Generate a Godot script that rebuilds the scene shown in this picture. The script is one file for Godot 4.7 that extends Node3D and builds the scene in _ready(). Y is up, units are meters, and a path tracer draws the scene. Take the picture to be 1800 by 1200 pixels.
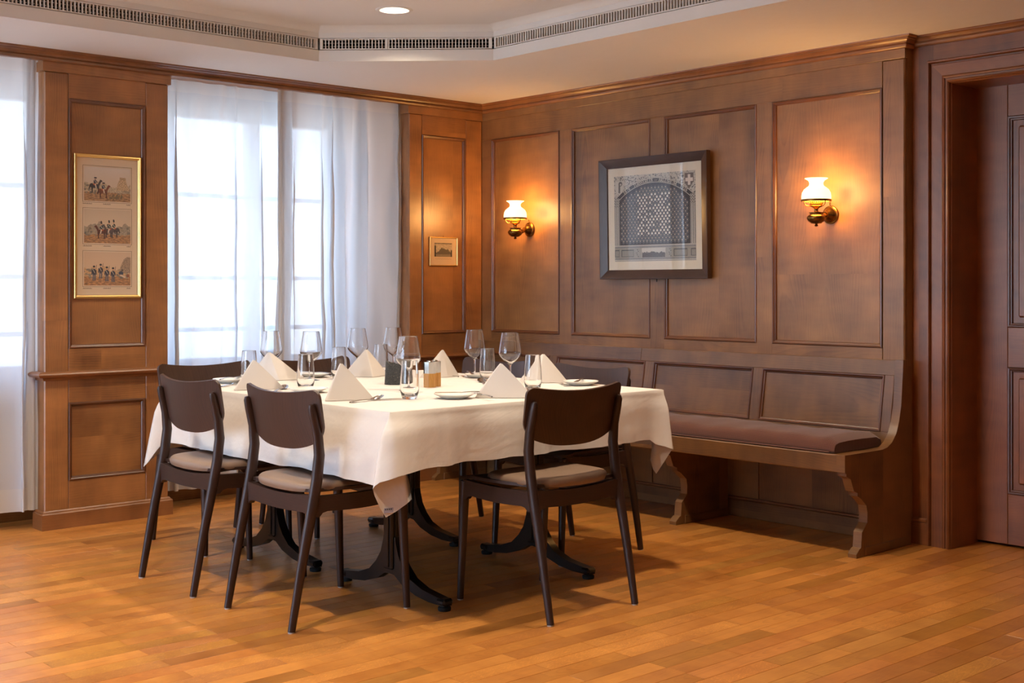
extends Node3D

# ---------------------------------------------------------------- mesh builder
class MB:
	var v := PackedVector3Array()
	var n := PackedVector3Array()
	var t := PackedVector2Array()
	var c := PackedColorArray()
	var ix := PackedInt32Array()
	var tint := Color(1, 1, 1)
	var uvo := Vector2.ZERO

	func vert(p: Vector3, nn: Vector3, uv: Vector2) -> int:
		v.append(p); n.append(nn); t.append(uv); c.append(tint)
		return v.size() - 1

	# corners run clockwise as seen from the front
	func quad(a: Vector3, b: Vector3, cc: Vector3, d: Vector3, ua: Vector2, ub: Vector2, uc: Vector2, ud: Vector2) -> void:
		var nn := (d - a).cross(b - a) + (b - cc).cross(d - cc)
		nn = nn.normalized()
		var i := vert(a, nn, ua)
		vert(b, nn, ub); vert(cc, nn, uc); vert(d, nn, ud)
		ix.append_array(PackedInt32Array([i, i + 1, i + 2, i, i + 2, i + 3]))

	func tri(a: Vector3, b: Vector3, cc: Vector3, ua := Vector2.ZERO, ub := Vector2.ZERO, uc := Vector2.ZERO) -> void:
		var nn := (cc - a).cross(b - a).normalized()
		var i := vert(a, nn, ua)
		vert(b, nn, ub); vert(cc, nn, uc)
		ix.append_array(PackedInt32Array([i, i + 1, i + 2]))

	func uvof(p: Vector3, nrm: int, g: int) -> Vector2:
		# v runs along the grain axis g where the face holds it
		var a := (nrm + 1) % 3
		var b := (nrm + 2) % 3
		if a == g:
			var k := a; a = b; b = k
		elif b != g:
			if g == nrm and a == 1:
				var k2 := a; a = b; b = k2
		return Vector2(p[a], p[b]) + uvo

	# chamfered box, grain along axis g
	func box(lo: Vector3, hi: Vector3, g := 1, ch := 0.0015) -> void:
		var q := minf(ch, minf(hi.x - lo.x, minf(hi.y - lo.y, hi.z - lo.z)) * 0.45)
		for ax in 3:
			var a := (ax + 1) % 3
			var b := (ax + 2) % 3
			for s in 2:
				var pts := []
				for k in [[0, 0], [0, 1], [1, 1], [1, 0]]:
					var p := Vector3.ZERO
					p[ax] = hi[ax] if s else lo[ax]
					p[a] = hi[a] - q if k[0] else lo[a] + q
					p[b] = hi[b] - q if k[1] else lo[b] + q
					pts.append(p)
				if not s: pts.reverse()
				quad(pts[0], pts[1], pts[2], pts[3], uvof(pts[0], ax, g), uvof(pts[1], ax, g), uvof(pts[2], ax, g), uvof(pts[3], ax, g))
		if q <= 0.00001: return
		for ax in 3: # edges along ax
			var a := (ax + 1) % 3
			var b := (ax + 2) % 3
			for k in [[0, 0], [0, 1], [1, 1], [1, 0]]:
				var p1 := Vector3.ZERO; var p2 := Vector3.ZERO
				p1[a] = hi[a] if k[0] else lo[a]
				p1[b] = hi[b] - q if k[1] else lo[b] + q
				p2[a] = hi[a] - q if k[0] else lo[a] + q
				p2[b] = hi[b] if k[1] else lo[b]
				var p3 := p2; var p4 := p1
				p1[ax] = lo[ax] + q; p2[ax] = lo[ax] + q; p3[ax] = hi[ax] - q; p4[ax] = hi[ax] - q
				var out := Vector3.ZERO
				out[a] = 1.0 if k[0] else -1.0
				out[b] = 1.0 if k[1] else -1.0
				var uu := [uvof(p1, a, g), uvof(p2, a, g), uvof(p3, a, g), uvof(p4, a, g)]
				if (p4 - p1).cross(p2 - p1).dot(out) > 0: quad(p1, p2, p3, p4, uu[0], uu[1], uu[2], uu[3])
				else: quad(p4, p3, p2, p1, uu[3], uu[2], uu[1], uu[0])
		for sx in 2:
			for sy in 2:
				for sz in 2:
					var o := Vector3(hi.x if sx else lo.x, hi.y if sy else lo.y, hi.z if sz else lo.z)
					var d := Vector3(-q if sx else q, -q if sy else q, -q if sz else q)
					var a := o + Vector3(0, d.y, d.z); var b := o + Vector3(d.x, 0, d.z); var e := o + Vector3(d.x, d.y, 0)
					if (e - a).cross(b - a).dot(-d) > 0: tri(a, b, e)
					else: tri(a, e, b)

	# smooth sheet through rows of points
	func grid(rows: Array, closed := false, flip := false, us := 1.0, vs := 1.0) -> void:
		var R := rows.size()
		var C: int = rows[0].size()
		var cols := C + 1 if closed else C
		var nr := PackedVector3Array()
		nr.resize(R * C)
		for i in R - 1:
			for j in (C if closed else C - 1):
				var j2 := (j + 1) % C
				var a: Vector3 = rows[i][j]; var b: Vector3 = rows[i + 1][j]; var d: Vector3 = rows[i][j2]; var e: Vector3 = rows[i + 1][j2]
				var f := (d - a).cross(b - a) + (b - e).cross(d - e)
				if flip: f = -f
				nr[i * C + j] += f; nr[(i + 1) * C + j] += f; nr[i * C + j2] += f; nr[(i + 1) * C + j2] += f
		var base := v.size()
		var vv := 0.0
		for i in R:
			var uu := 0.0
			if i > 0: vv += (rows[i][0] as Vector3).distance_to(rows[i - 1][0])
			for j in cols:
				var jj := j % C
				if j > 0: uu += (rows[i][jj] as Vector3).distance_to(rows[i][j - 1])
				vert(rows[i][jj], nr[i * C + jj].normalized(), Vector2(uu * us, vv * vs) + uvo)
		for i in R - 1:
			for j in cols - 1:
				var a := base + i * cols + j
				var b := a + cols
				if flip: ix.append_array(PackedInt32Array([a, b + 1, b, a, a + 1, b + 1]))
				else: ix.append_array(PackedInt32Array([a, b, b + 1, a, b + 1, a + 1]))

	# a sheet with thickness: two skins and a rim
	func slab(rows: Array, th: float, us := 1.0, vs := 1.0) -> void:
		var R := rows.size(); var C: int = rows[0].size()
		var back := []
		for i in R:
			var row := PackedVector3Array()
			for j in C:
				var du: Vector3 = rows[i][mini(j + 1, C - 1)] - rows[i][maxi(j - 1, 0)]
				var dv: Vector3 = rows[mini(i + 1, R - 1)][j] - rows[maxi(i - 1, 0)][j]
				row.append(rows[i][j] - du.cross(dv).normalized() * th)
			back.append(row)
		grid(rows, false, false, us, vs)
		grid(back, false, true, us, vs)
		var rim := PackedVector3Array(); var rim2 := PackedVector3Array()
		for j in C: rim.append(rows[0][j]); rim2.append(back[0][j])
		for i in range(1, R): rim.append(rows[i][C - 1]); rim2.append(back[i][C - 1])
		for j in range(C - 2, -1, -1): rim.append(rows[R - 1][j]); rim2.append(back[R - 1][j])
		for i in range(R - 2, 0, -1): rim.append(rows[i][0]); rim2.append(back[i][0])
		grid([rim, rim2], true, true, us, vs)

	static func parts_of(p: PackedVector2Array, lim := 0.75) -> Array:
		var out := []
		var cur := PackedVector2Array([p[0]])
		for i in range(1, p.size()):
			cur.append(p[i])
			if i < p.size() - 1 and absf((p[i] - p[i - 1]).angle_to(p[i + 1] - p[i])) > lim:
				out.append(cur); cur = PackedVector2Array([p[i]])
		out.append(cur)
		return out

	# profile (radius, height), bottom to top on the outside
	func lathe(p: PackedVector2Array, o := Vector3.ZERO, seg := 32, basis := Basis.IDENTITY, lim := 0.75) -> void:
		for part in parts_of(p, lim):
			var rows := []
			for q in part:
				var row := PackedVector3Array()
				for j in seg:
					var a := TAU * j / seg
					row.append(o + basis * Vector3(q.x * cos(a), q.y, q.x * sin(a)))
				rows.append(row)
			grid(rows, true, true)

	# straight moulding from a to b; side and up carry the profile
	func sweep(p: PackedVector2Array, a: Vector3, b: Vector3, sa: Vector3, sb: Vector3, ua: Vector3, ub: Vector3, flip := false) -> void:
		for part in parts_of(p, 0.5):
			var ra := PackedVector3Array(); var rb := PackedVector3Array()
			for q in part:
				ra.append(a + sa * q.x + ua * q.y); rb.append(b + sb * q.x + ub * q.y)
			grid([ra, rb], false, flip)

	func tube(pts: PackedVector3Array, rad: Array, seg := 12, caps := true, squash := Vector2.ONE, up := Vector3.UP) -> void:
		var rows := []
		var N := pts.size()
		for i in N:
			var d := (pts[mini(i + 1, N - 1)] - pts[maxi(i - 1, 0)]).normalized()
			var x := up.cross(d)
			if x.length() < 0.05: x = Vector3.RIGHT
			x = (x - d * x.dot(d)).normalized()
			var y := d.cross(x)
			var row := PackedVector3Array()
			for j in seg:
				var a := TAU * j / seg
				row.append(pts[i] + (x * cos(a) * squash.x + y * sin(a) * squash.y) * rad[i])
			rows.append(row)
		grid(rows, true)
		if caps:
			for e in [[rows[0], true, pts[0]], [rows[N - 1], false, pts[N - 1]]]:
				for j in seg:
					var a: Vector3 = e[0][j]; var b: Vector3 = e[0][(j + 1) % seg]
					if e[1]: tri(e[2], b, a)
					else: tri(e[2], a, b)

	# flat polygon given thickness; frame maps (x, y, depth)
	func prism(poly: PackedVector2Array, th: float, f: Transform3D, g := 1, lim := 0.6) -> void:
		var p := poly
		if Geometry2D.is_polygon_clockwise(p): p = p.duplicate(); p.reverse()
		var tr := Geometry2D.triangulate_polygon(p)
		for s in 2:
			var z := th if s else 0.0
			for k in range(0, tr.size(), 3):
				var a := p[tr[k]]; var b := p[tr[k + 1]]; var cc := p[tr[k + 2]]
				var A := f * Vector3(a.x, a.y, z); var B := f * Vector3(b.x, b.y, z); var D := f * Vector3(cc.x, cc.y, z)
				var want := f.basis.z * (1.0 if s else -1.0)
				var fu := func(q: Vector2) -> Vector2: return (q if g == 1 else Vector2(q.y, q.x)) + uvo
				if (D - A).cross(B - A).dot(want) > 0: tri(A, B, D, fu.call(a), fu.call(b), fu.call(cc))
				else: tri(A, D, B, fu.call(a), fu.call(cc), fu.call(b))
		var q := p.duplicate(); q.append(p[0])
		for part in parts_of(q, lim):
			var r0 := PackedVector3Array(); var r1 := PackedVector3Array()
			for e in part:
				r0.append(f * Vector3(e.x, e.y, 0)); r1.append(f * Vector3(e.x, e.y, th))
			grid([r0, r1], false, f.basis.determinant() < 0)

	func mesh() -> ArrayMesh:
		var arr := []
		arr.resize(Mesh.ARRAY_MAX)
		arr[Mesh.ARRAY_VERTEX] = v; arr[Mesh.ARRAY_NORMAL] = n; arr[Mesh.ARRAY_TEX_UV] = t; arr[Mesh.ARRAY_COLOR] = c; arr[Mesh.ARRAY_INDEX] = ix
		var m := ArrayMesh.new()
		m.add_surface_from_arrays(Mesh.PRIMITIVE_TRIANGLES, arr)
		return m


var rng := RandomNumberGenerator.new()
var M := {}
var taken := {}

func numbered(called: String) -> String:
	if not taken.has(called):
		taken[called] = 0
		return called
	taken[called] += 1
	return "%s_%03d" % [called, taken[called]]

func put(called: String, b: MB, mat: Material, parent: Node = null) -> MeshInstance3D:
	var o := MeshInstance3D.new()
	o.mesh = b.mesh()
	o.material_override = null
	o.mesh.surface_set_material(0, mat)
	o.name = numbered(called) if parent == null else called
	(parent if parent else self).add_child(o, true)
	return o

func thing(called: String, label: String, category: String, at := Vector3.ZERO, turn := 0.0, group := "") -> Node3D:
	var o := Node3D.new()
	o.name = numbered(called)
	add_child(o, true)
	o.position = at
	o.rotation.y = turn
	tag(o, label, category, group)
	return o

func tag(o: Node, label: String, category: String, group := "") -> void:
	o.set_meta("label", label)
	o.set_meta("category", category)
	if group: o.set_meta("group", group)

func struct(called: String, label := "") -> Node3D:
	var o := Node3D.new()
	o.name = called
	add_child(o, true)
	o.set_meta("kind", "structure")
	if label: o.set_meta("label", label)
	return o

func dup(src: Node3D, at: Vector3, turn: float, label: String) -> Node3D:
	var r: Node3D = src.duplicate()
	r.name = numbered(String(src.name))
	add_child(r, true)
	r.position = at
	r.rotation.y = turn
	r.set_meta("label", label)
	return r

func new_mb(spread := 0.1, uvr := true) -> MB:
	var b := MB.new()
	var k := 1.0 + rng.randf_range(-spread, spread)
	b.tint = Color(k, k * (1.0 + rng.randf_range(-0.25, 0.25) * spread), k * (1.0 + rng.randf_range(-0.4, 0.4) * spread))
	if uvr: b.uvo = Vector2(rng.randf_range(0, 3), rng.randf_range(0, 6))
	return b

# ---------------------------------------------------------------- textures
func noise(s: int, f: float, oct := 3) -> FastNoiseLite:
	var n := FastNoiseLite.new()
	n.seed = s
	n.frequency = f
	n.fractal_octaves = oct
	n.noise_type = FastNoiseLite.TYPE_SIMPLEX_SMOOTH
	return n

# grain runs along v; sizes in metres, values are linear colours
func wood(s: int, w: int, h: int, wm: float, hm: float, dark: Color, lite: Color, boards: int, ring: float, ringamp: float, fibre: float, blotch: float, fleck := 0.0) -> ImageTexture:
	var n1 := noise(s, 1.0, 3)
	var n2 := noise(s + 7, 1.0, 2)
	var n3 := noise(s + 13, 1.0, 2)
	var data := PackedByteArray()
	data.resize(w * h * 3)
	var r := RandomNumberGenerator.new()
	r.seed = s
	var bw := wm / boards
	var cx := []; var cd := []; var sl := []; var tn := []
	for b in boards:
		cx.append(r.randf_range(0.25, 0.75) * bw); cd.append(r.randf_range(0.01, 0.05)); sl.append(r.randf_range(0.02, 0.05) * (1 if r.randf() < 0.5 else -1)); tn.append(r.randf_range(-0.12, 0.12))
	var o := 0
	for j in h:
		var y := hm * j / h
		for i in w:
			var x := wm * i / w
			var b := mini(int(x / bw), boards - 1)
			var lx: float = x - b * bw - cx[b]
			var wob := n1.get_noise_2d(x * 2.2 + b * 17.0, y * 0.75)
			lx += wob * 0.035
			var yy: float = y - hm * 0.5
			var dep: float = cd[b] + absf(yy * sl[b]) + wob * 0.02
			var rr := sqrt(lx * lx + dep * dep)
			var g := fmod(rr * ring + n3.get_noise_2d(x * 9.0, y * 1.5) * 0.5 + 40.0, 1.0)
			g = g * g * (1.0 - smoothstep(0.86, 1.0, g)) * (0.25 + 0.9 * smoothstep(-0.25, 0.45, n2.get_noise_2d(x * 3.0 + b * 9.0, y * 0.9 + 30.0)))
			var fb := n2.get_noise_2d(x * 420.0, y * 9.0)
			var bl := n3.get_noise_2d(x * 4.0 + 50.0, y * 3.0) + 0.6 * n1.get_noise_2d(x * 3.0 + 90.0, y * 11.0)
			var k: float = 0.62 + tn[b] - g * ringamp + fb * fibre + bl * blotch
			if fleck > 0.0:
				var fl := n1.get_noise_2d(x * 60.0 + y * 22.0, y * 26.0 + b * 31.0)
				if b % 4 == 1 and absf(fl) < 0.06: k += fleck
			k = clampf(k, 0.0, 1.15)
			var col := dark.lerp(lite, k).linear_to_srgb()
			data[o] = clampi(int(col.r * 255.0), 0, 255); data[o + 1] = clampi(int(col.g * 255.0), 0, 255); data[o + 2] = clampi(int(col.b * 255.0), 0, 255)
			o += 3
	var im := Image.create_from_data(w, h, false, Image.FORMAT_RGB8, data)
	return ImageTexture.create_from_image(im)

func std(col: Color, rough := 0.5, metal := 0.0) -> StandardMaterial3D:
	var m := StandardMaterial3D.new()
	m.albedo_color = col
	m.roughness = rough
	m.metallic = metal
	return m

func wood_mat(tex: Texture2D, wm: float, hm: float, rough: float, tone := Color(1, 1, 1)) -> StandardMaterial3D:
	var m := std(tone, rough)
	m.albedo_texture = tex
	m.vertex_color_use_as_albedo = true
	m.uv1_scale = Vector3(1.0 / wm, 1.0 / hm, 1)
	return m

func noise_tex(s: int, f: float, oct: int, size := 256, normal := false, strength := 4.0) -> NoiseTexture2D:
	var t := NoiseTexture2D.new()
	t.width = size; t.height = size
	t.seamless = true
	t.noise = noise(s, f, oct)
	t.as_normal_map = normal
	t.bump_strength = strength
	return t

func materials() -> void:
	var cherry := wood(11, 512, 1400, 1.0, 2.8, Color(0.13, 0.046, 0.013), Color(0.48, 0.205, 0.063), 4, 105.0, 0.3, 0.13, 0.3)
	M.panel = wood_mat(cherry, 1.0, 2.8, 0.37)
	M.panel.metallic_specular = 0.72
	M.wall = M.panel.duplicate()
	M.wall.albedo_color = Color(0.91, 0.95, 0.95)
	M.walnut = wood_mat(cherry, 1.0, 2.8, 0.3, Color(0.92, 0.9, 0.86))
	M.glaze = std(Color(0.17, 0.08, 0.045), 0.3)
	var oak := wood(23, 640, 1024, 0.6, 1.2, Color(0.34, 0.108, 0.018), Color(0.74, 0.318, 0.07), 8, 260.0, 0.3, 0.2, 0.25, 0.3)
	M.oak = wood_mat(oak, 0.6, 1.2, 0.3)
	M.slab = std(Color(0.05, 0.028, 0.012), 0.95)
	var dark := wood(31, 256, 512, 0.25, 0.6, Color(0.01, 0.005, 0.0037), Color(0.075, 0.037, 0.025), 1, 150.0, 0.15, 0.4, 0.1)
	M.wenge = wood_mat(dark, 0.25, 0.6, 0.42)
	M.plywood = wood_mat(dark, 0.25, 0.6, 0.4)
	M.wenge.albedo_color = Color(0.8, 0.76, 0.76)
	M.pad = std(Color(0.53, 0.44, 0.37), 0.42)
	M.pad.normal_enabled = true
	M.pad.normal_texture = noise_tex(5, 0.05, 3, 256, true, 2.0)
	M.pad.normal_scale = 0.25
	M.pad.uv1_scale = Vector3(8, 8, 8)
	M.glide = std(Color(0.75, 0.75, 0.74), 0.4)
	M.iron = std(Color(0.03, 0.028, 0.03), 0.32)
	M.cloth = std(Color(0.87, 0.85, 0.83), 0.85)
	M.cloth.backlight_enabled = true
	M.cloth.backlight = Color(0.16, 0.155, 0.15)
	M.cloth.normal_enabled = true
	M.cloth.normal_texture = noise_tex(8, 0.02, 4, 256, true, 3.0)
	M.cloth.normal_scale = 0.35
	M.cloth.uv1_scale = Vector3(2.2, 2.2, 2.2)
	M.napkin = std(Color(0.86, 0.835, 0.81), 0.85)
	M.napkin.backlight_enabled = true
	M.napkin.backlight = Color(0.2, 0.2, 0.2)
	M.sheer = std(Color(0.81, 0.82, 0.84, 0.94), 0.9)
	M.sheer.transparency = BaseMaterial3D.TRANSPARENCY_ALPHA
	M.sheer.cull_mode = BaseMaterial3D.CULL_DISABLED
	M.sheer.backlight_enabled = true
	M.sheer.backlight = Color(0.62, 0.62, 0.62)
	M.hem = M.sheer.duplicate()
	M.hem.albedo_color = Color(0.84, 0.84, 0.84, 0.96)
	M.plaster = std(Color(0.87, 0.855, 0.835), 0.9)
	M.plaster.normal_enabled = true
	M.plaster.normal_texture = noise_tex(4, 0.03, 4, 256, true, 2.0)
	M.plaster.normal_scale = 0.15
	M.plaster.uv1_triplanar = true
	M.white = std(Color(0.85, 0.84, 0.83), 0.5)
	M.black = std(Color(0.015, 0.014, 0.013), 0.8)
	M.pane = std(Color(1, 1, 1, 0.04), 0.0)
	M.pane.transparency = BaseMaterial3D.TRANSPARENCY_ALPHA
	M.glass = std(Color(1, 1, 1, 0.0), 0.0)
	M.glass.refraction_enabled = true
	M.glass.refraction_scale = 0.05
	M.steel = std(Color(0.78, 0.77, 0.75), 0.14, 1.0)
	M.brass = std(Color(0.52, 0.38, 0.2), 0.26, 1.0)
	M.china = std(Color(0.92, 0.915, 0.9), 0.12)
	M.amber = std(Color(0.8, 0.6, 0.32), 0.4)
	M.amber.albedo_texture = noise_tex(61, 0.01, 4)
	M.amber.albedo_texture.color_ramp = ramp(Color(0.85, 0.8, 0.72), Color(1, 1, 1))
	M.amber.uv1_scale = Vector3(40, 6, 1)
	M.shade = std(Color(1.0, 0.93, 0.78), 0.3)
	M.shade.emission_enabled = true
	M.shade.emission = Color(1.0, 0.92, 0.7)
	M.shade.emission_energy_multiplier = 1.35
	M.bulb = std(Color(1, 1, 1), 0.4)
	M.bulb.emission_enabled = true
	M.bulb.emission = Color(1.0, 0.93, 0.82)
	M.bulb.emission_energy_multiplier = 9.0
	M.chrome = std(Color(0.92, 0.91, 0.89), 0.3, 1.0)
	M.gold = std(Color(0.92, 0.78, 0.5), 0.32, 1.0)
	M.frame = wood_mat(dark, 0.25, 0.6, 0.33)
	M.slate = std(Color(1, 1, 1), 0.45)
	M.slate.albedo_texture = speckle(77, Color(0.17, 0.17, 0.17), Color(0.6, 0.57, 0.48), 0.08)
	M.slate.normal_enabled = true
	M.slate.normal_texture = noise_tex(9, 0.06, 3, 256, true, 6.0)
	M.slate.uv1_scale = Vector3(9, 9, 9)
	M.cushion = std(Color(1, 1, 1), 0.85)
	M.cushion.albedo_texture = cushion_tex()
	M.cushion.uv1_scale = Vector3(1 / 0.088, 1 / 0.088, 1)
	M.cushion.rim_enabled = true
	M.cushion.rim = 0.8
	M.cushion.rim_tint = 0.4
	M.label = std(Color(0.62, 0.6, 0.66), 0.7)
	M.print = std(Color(0.16, 0.17, 0.2), 0.7)
	M.paper = std(Color(0.87, 0.83, 0.75), 0.8)

func ramp(a: Color, b: Color) -> Gradient:
	var g := Gradient.new()
	g.set_color(0, a); g.set_color(1, b)
	return g

func speckle(s: int, base: Color, dot: Color, share: float) -> ImageTexture:
	var r := RandomNumberGenerator.new()
	r.seed = s
	var im := Image.create(256, 256, false, Image.FORMAT_RGB8)
	im.fill(base)
	for k in int(65536 * share / 5):
		var x := r.randi_range(0, 255); var y := r.randi_range(0, 255); var z := r.randi_range(1, 3)
		im.fill_rect(Rect2i(x, y, z, z), base.lerp(dot, r.randf_range(0.2, 1.0)))
	return ImageTexture.create_from_image(im)

func cushion_tex() -> ImageTexture:
	var im := Image.create(64, 64, false, Image.FORMAT_RGB8)
	for y in 64:
		for x in 64:
			var a := sin(TAU * (x + y) / 8.0) * sin(TAU * (x - y) / 8.0)
			var k := smoothstep(-0.1, 0.6, a)
			im.set_pixel(x, y, Color(0.27, 0.12, 0.09).lerp(Color(0.57, 0.38, 0.31), k))
	return ImageTexture.create_from_image(im)

# ---------------------------------------------------------------- room
const H := 2.30
const P := 0.0742

func piece(called: String, parent: Node, lo: Vector3, hi: Vector3, g: int, mat: Material, ch := 0.0015, spread := 0.13) -> MeshInstance3D:
	var b := new_mb(spread)
	b.box(lo, hi, g, ch)
	return put(called, b, mat, parent)

# mitred frame of moulding round a rectangle in the x-y plane; profile (inset, height)
func rim(b: MB, x0: float, y0: float, x1: float, y1: float, d: float, prof: PackedVector2Array) -> void:
	var c := [Vector3(x0, y0, d), Vector3(x1, y0, d), Vector3(x1, y1, d), Vector3(x0, y1, d)]
	var s := [Vector3(1, 1, 0), Vector3(-1, 1, 0), Vector3(-1, -1, 0), Vector3(1, -1, 0)]
	for k in 4:
		var k2 := (k + 1) % 4
		b.sweep(prof, c[k], c[k2], s[k], s[k2], Vector3.BACK, Vector3.BACK, true)

func panel_set(parent: Node, x0: float, y0: float, x1: float, y1: float, d: float, mat: Material, g := 1) -> void:
	piece("panel", parent, Vector3(x0 + 0.004, y0 + 0.004, d - 0.03), Vector3(x1 - 0.004, y1 - 0.004, d - 0.014), g, mat, 0.0)
	var b := new_mb(0.05)
	rim(b, x0, y0, x1, y1, d, PackedVector2Array([Vector2(0, 0), Vector2(0.002, 0.0035), Vector2(0.007, 0.0045), Vector2(0.011, 0.002), Vector2(0.012, -0.003), Vector2(0.0155, -0.0045), Vector2(0.019, -0.009), Vector2(0.0195, -0.014)]))
	put("panel_moulding", b, M.trim_dark, parent)

func cornice(parent: Node, a: Vector3, b: Vector3, out: Vector3, ma: Vector3, mb_: Vector3, called := "cornice") -> void:
	var m := new_mb(0.05)
	var prof := PackedVector2Array([Vector2(0, -0.052), Vector2(0.012, -0.052), Vector2(0.0165, -0.05), Vector2(0.021, -0.045), Vector2(0.023, -0.039), Vector2(0.021, -0.033), Vector2(0.02, -0.031), Vector2(0.026, -0.03), Vector2(0.029, -0.025), Vector2(0.036, -0.018), Vector2(0.045, -0.0145), Vector2(0.045, -0.011), Vector2(0.051, -0.0095), Vector2(0.056, -0.006), Vector2(0.058, -0.001), Vector2(0.058, 0.004)])
	m.sweep(prof, a, b, out + ma, out + mb_, Vector3.UP, Vector3.UP, true)
	put(called, m, M.walnut_trim, parent)

func pilaster(w: Node3D, x0: float, x1: float, p0: float, p1: float, ub: float, lt: float, lb: float) -> void:
	var y1 := 2.203
	piece("pilaster_core", w, Vector3(x0 + 0.002, 0, -0.10), Vector3(x1 - 0.002, H, 0.002), 1, M.panel, 0.0)
	for e in [[x0, p0], [p1, x1]]:
		piece("stile", w, Vector3(e[0], 0.0, -0.012), Vector3(e[1], y1, 0.02), 1, M.panel, 0.005, 0.08)
	for e in [[2.084, y1, 0.13], [lt, ub, 0.2], [0.0, lb, 0.2]]:
		piece("rail", w, Vector3(p0, e[0], -0.012), Vector3(p1, e[1], 0.0195), 0, M.panel, 0.0008, e[2])
	panel_set(w, p0, ub, p1, 2.084, 0.02, M.panel)
	panel_set(w, p0, lb, p1, lt, 0.02, M.panel, 0)
	piece("frieze", w, Vector3(x0 - 0.012, y1, -0.05), Vector3(x1 + 0.012, 2.25, 0.03), 0, M.panel, 0.001)
	# half-round chair rail
	var b := new_mb(0.05)
	var pr := PackedVector2Array()
	for k in 9:
		var a := PI * k / 8.0 - PI / 2
		pr.append(Vector2(0.022 + 0.021 * cos(a), 0.745 + 0.014 * sin(a)))
	var lo := PackedVector2Array([Vector2(0.0, 0.716), Vector2(0.006, 0.716), Vector2(0.01, 0.722), Vector2(0.012, 0.731), Vector2(0.022, 0.731)])
	lo.append_array(pr)
	lo.append(Vector2(0, 0.759))
	var A := Vector3(x0 - 0.0, 0, 0.02); var B := Vector3(x1 + 0.0, 0, 0.02)
	b.sweep(lo, A, B, Vector3(-1, 0, 1), Vector3(1, 0, 1), Vector3.UP, Vector3.UP, true)
	b.sweep(lo, Vector3(x0, 0, -0.08), A, Vector3(-1, 0, 0), Vector3(-1, 0, 1), Vector3.UP, Vector3.UP, true)
	b.sweep(lo, B, Vector3(x1, 0, -0.08), Vector3(1, 0, 1), Vector3(1, 0, 0), Vector3.UP, Vector3.UP, true)
	put("chair_rail", b, M.walnut_trim, w)
	b = new_mb(0.05)
	b.uvo = Vector2(rng.randf(), rng.randf())
	var pl := PackedVector2Array([Vector2(0.018, 0.0), Vector2(0.018, 0.074), Vector2(0.015, 0.079), Vector2(0.01, 0.08), Vector2(0.009, 0.085), Vector2(0.005, 0.09), Vector2(0, 0.091)])
	b.sweep(pl, A, B, Vector3(-1, 0, 1), Vector3(1, 0, 1), Vector3.UP, Vector3.UP, true)
	b.sweep(pl, Vector3(x0, 0, -0.08), A, Vector3(-1, 0, 0), Vector3(-1, 0, 1), Vector3.UP, Vector3.UP, true)
	b.sweep(pl, B, Vector3(x1, 0, -0.08), Vector3(1, 0, 1), Vector3(1, 0, 0), Vector3.UP, Vector3.UP, true)
	put("plinth", b, M.walnut_trim, w)

func window(n: int, x0: float, x1: float, y0 := 0.77) -> void:
	var w := struct("window_%d" % n, "white casement window with glazing bars")
	w.position = Vector3(0, 0, -0.36)
	var y1 := 2.10
	var wd := (x1 - x0)
	var cw := (wd - 0.07 * 4) / 3.0
	piece("frame", w, Vector3(x0 - 0.03, y0 - 0.06, -0.03), Vector3(x1 + 0.03, y0, 0.05), 0, M.white)
	piece("frame", w, Vector3(x0 - 0.03, y1, -0.03), Vector3(x1 + 0.03, y1 + 0.06, 0.05), 0, M.white)
	for k in 4:
		var xa := x0 + k * (cw + 0.07)
		piece("post", w, Vector3(xa, y0, -0.03), Vector3(xa + 0.07, y1, 0.045), 1, M.white)
		if k == 3: break
		for yy in [0.93, 1.217, 1.675]:
			piece("glazing_bar", w, Vector3(xa + 0.07, yy - 0.012, -0.01), Vector3(xa + 0.07 + cw, yy + 0.012, 0.025), 0, M.white)
		piece("pane", w, Vector3(xa + 0.07, y0, 0.004), Vector3(xa + 0.07 + cw, y1, 0.008), 0, M.pane, 0.0)
	piece("window_sill", w, Vector3(x0 - 0.02, y0 - 0.075, 0.05), Vector3(x1 + 0.02, y0 - 0.04, 0.16), 0, M.white)
	# lever handle on the middle post
	var b := new_mb(0.0)
	b.tube(PackedVector3Array([Vector3(0, 0, 0.04), Vector3(0, 0, 0.075), Vector3(0.004, -0.02, 0.085), Vector3(0.01, -0.1, 0.085)]), [0.008, 0.008, 0.008, 0.006], 8)
	var o := put("handle", b, M.white, w)
	o.position = Vector3(x0 + 2 * cw + 0.07 * 2 + 0.035, 1.02, 0)

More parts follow.
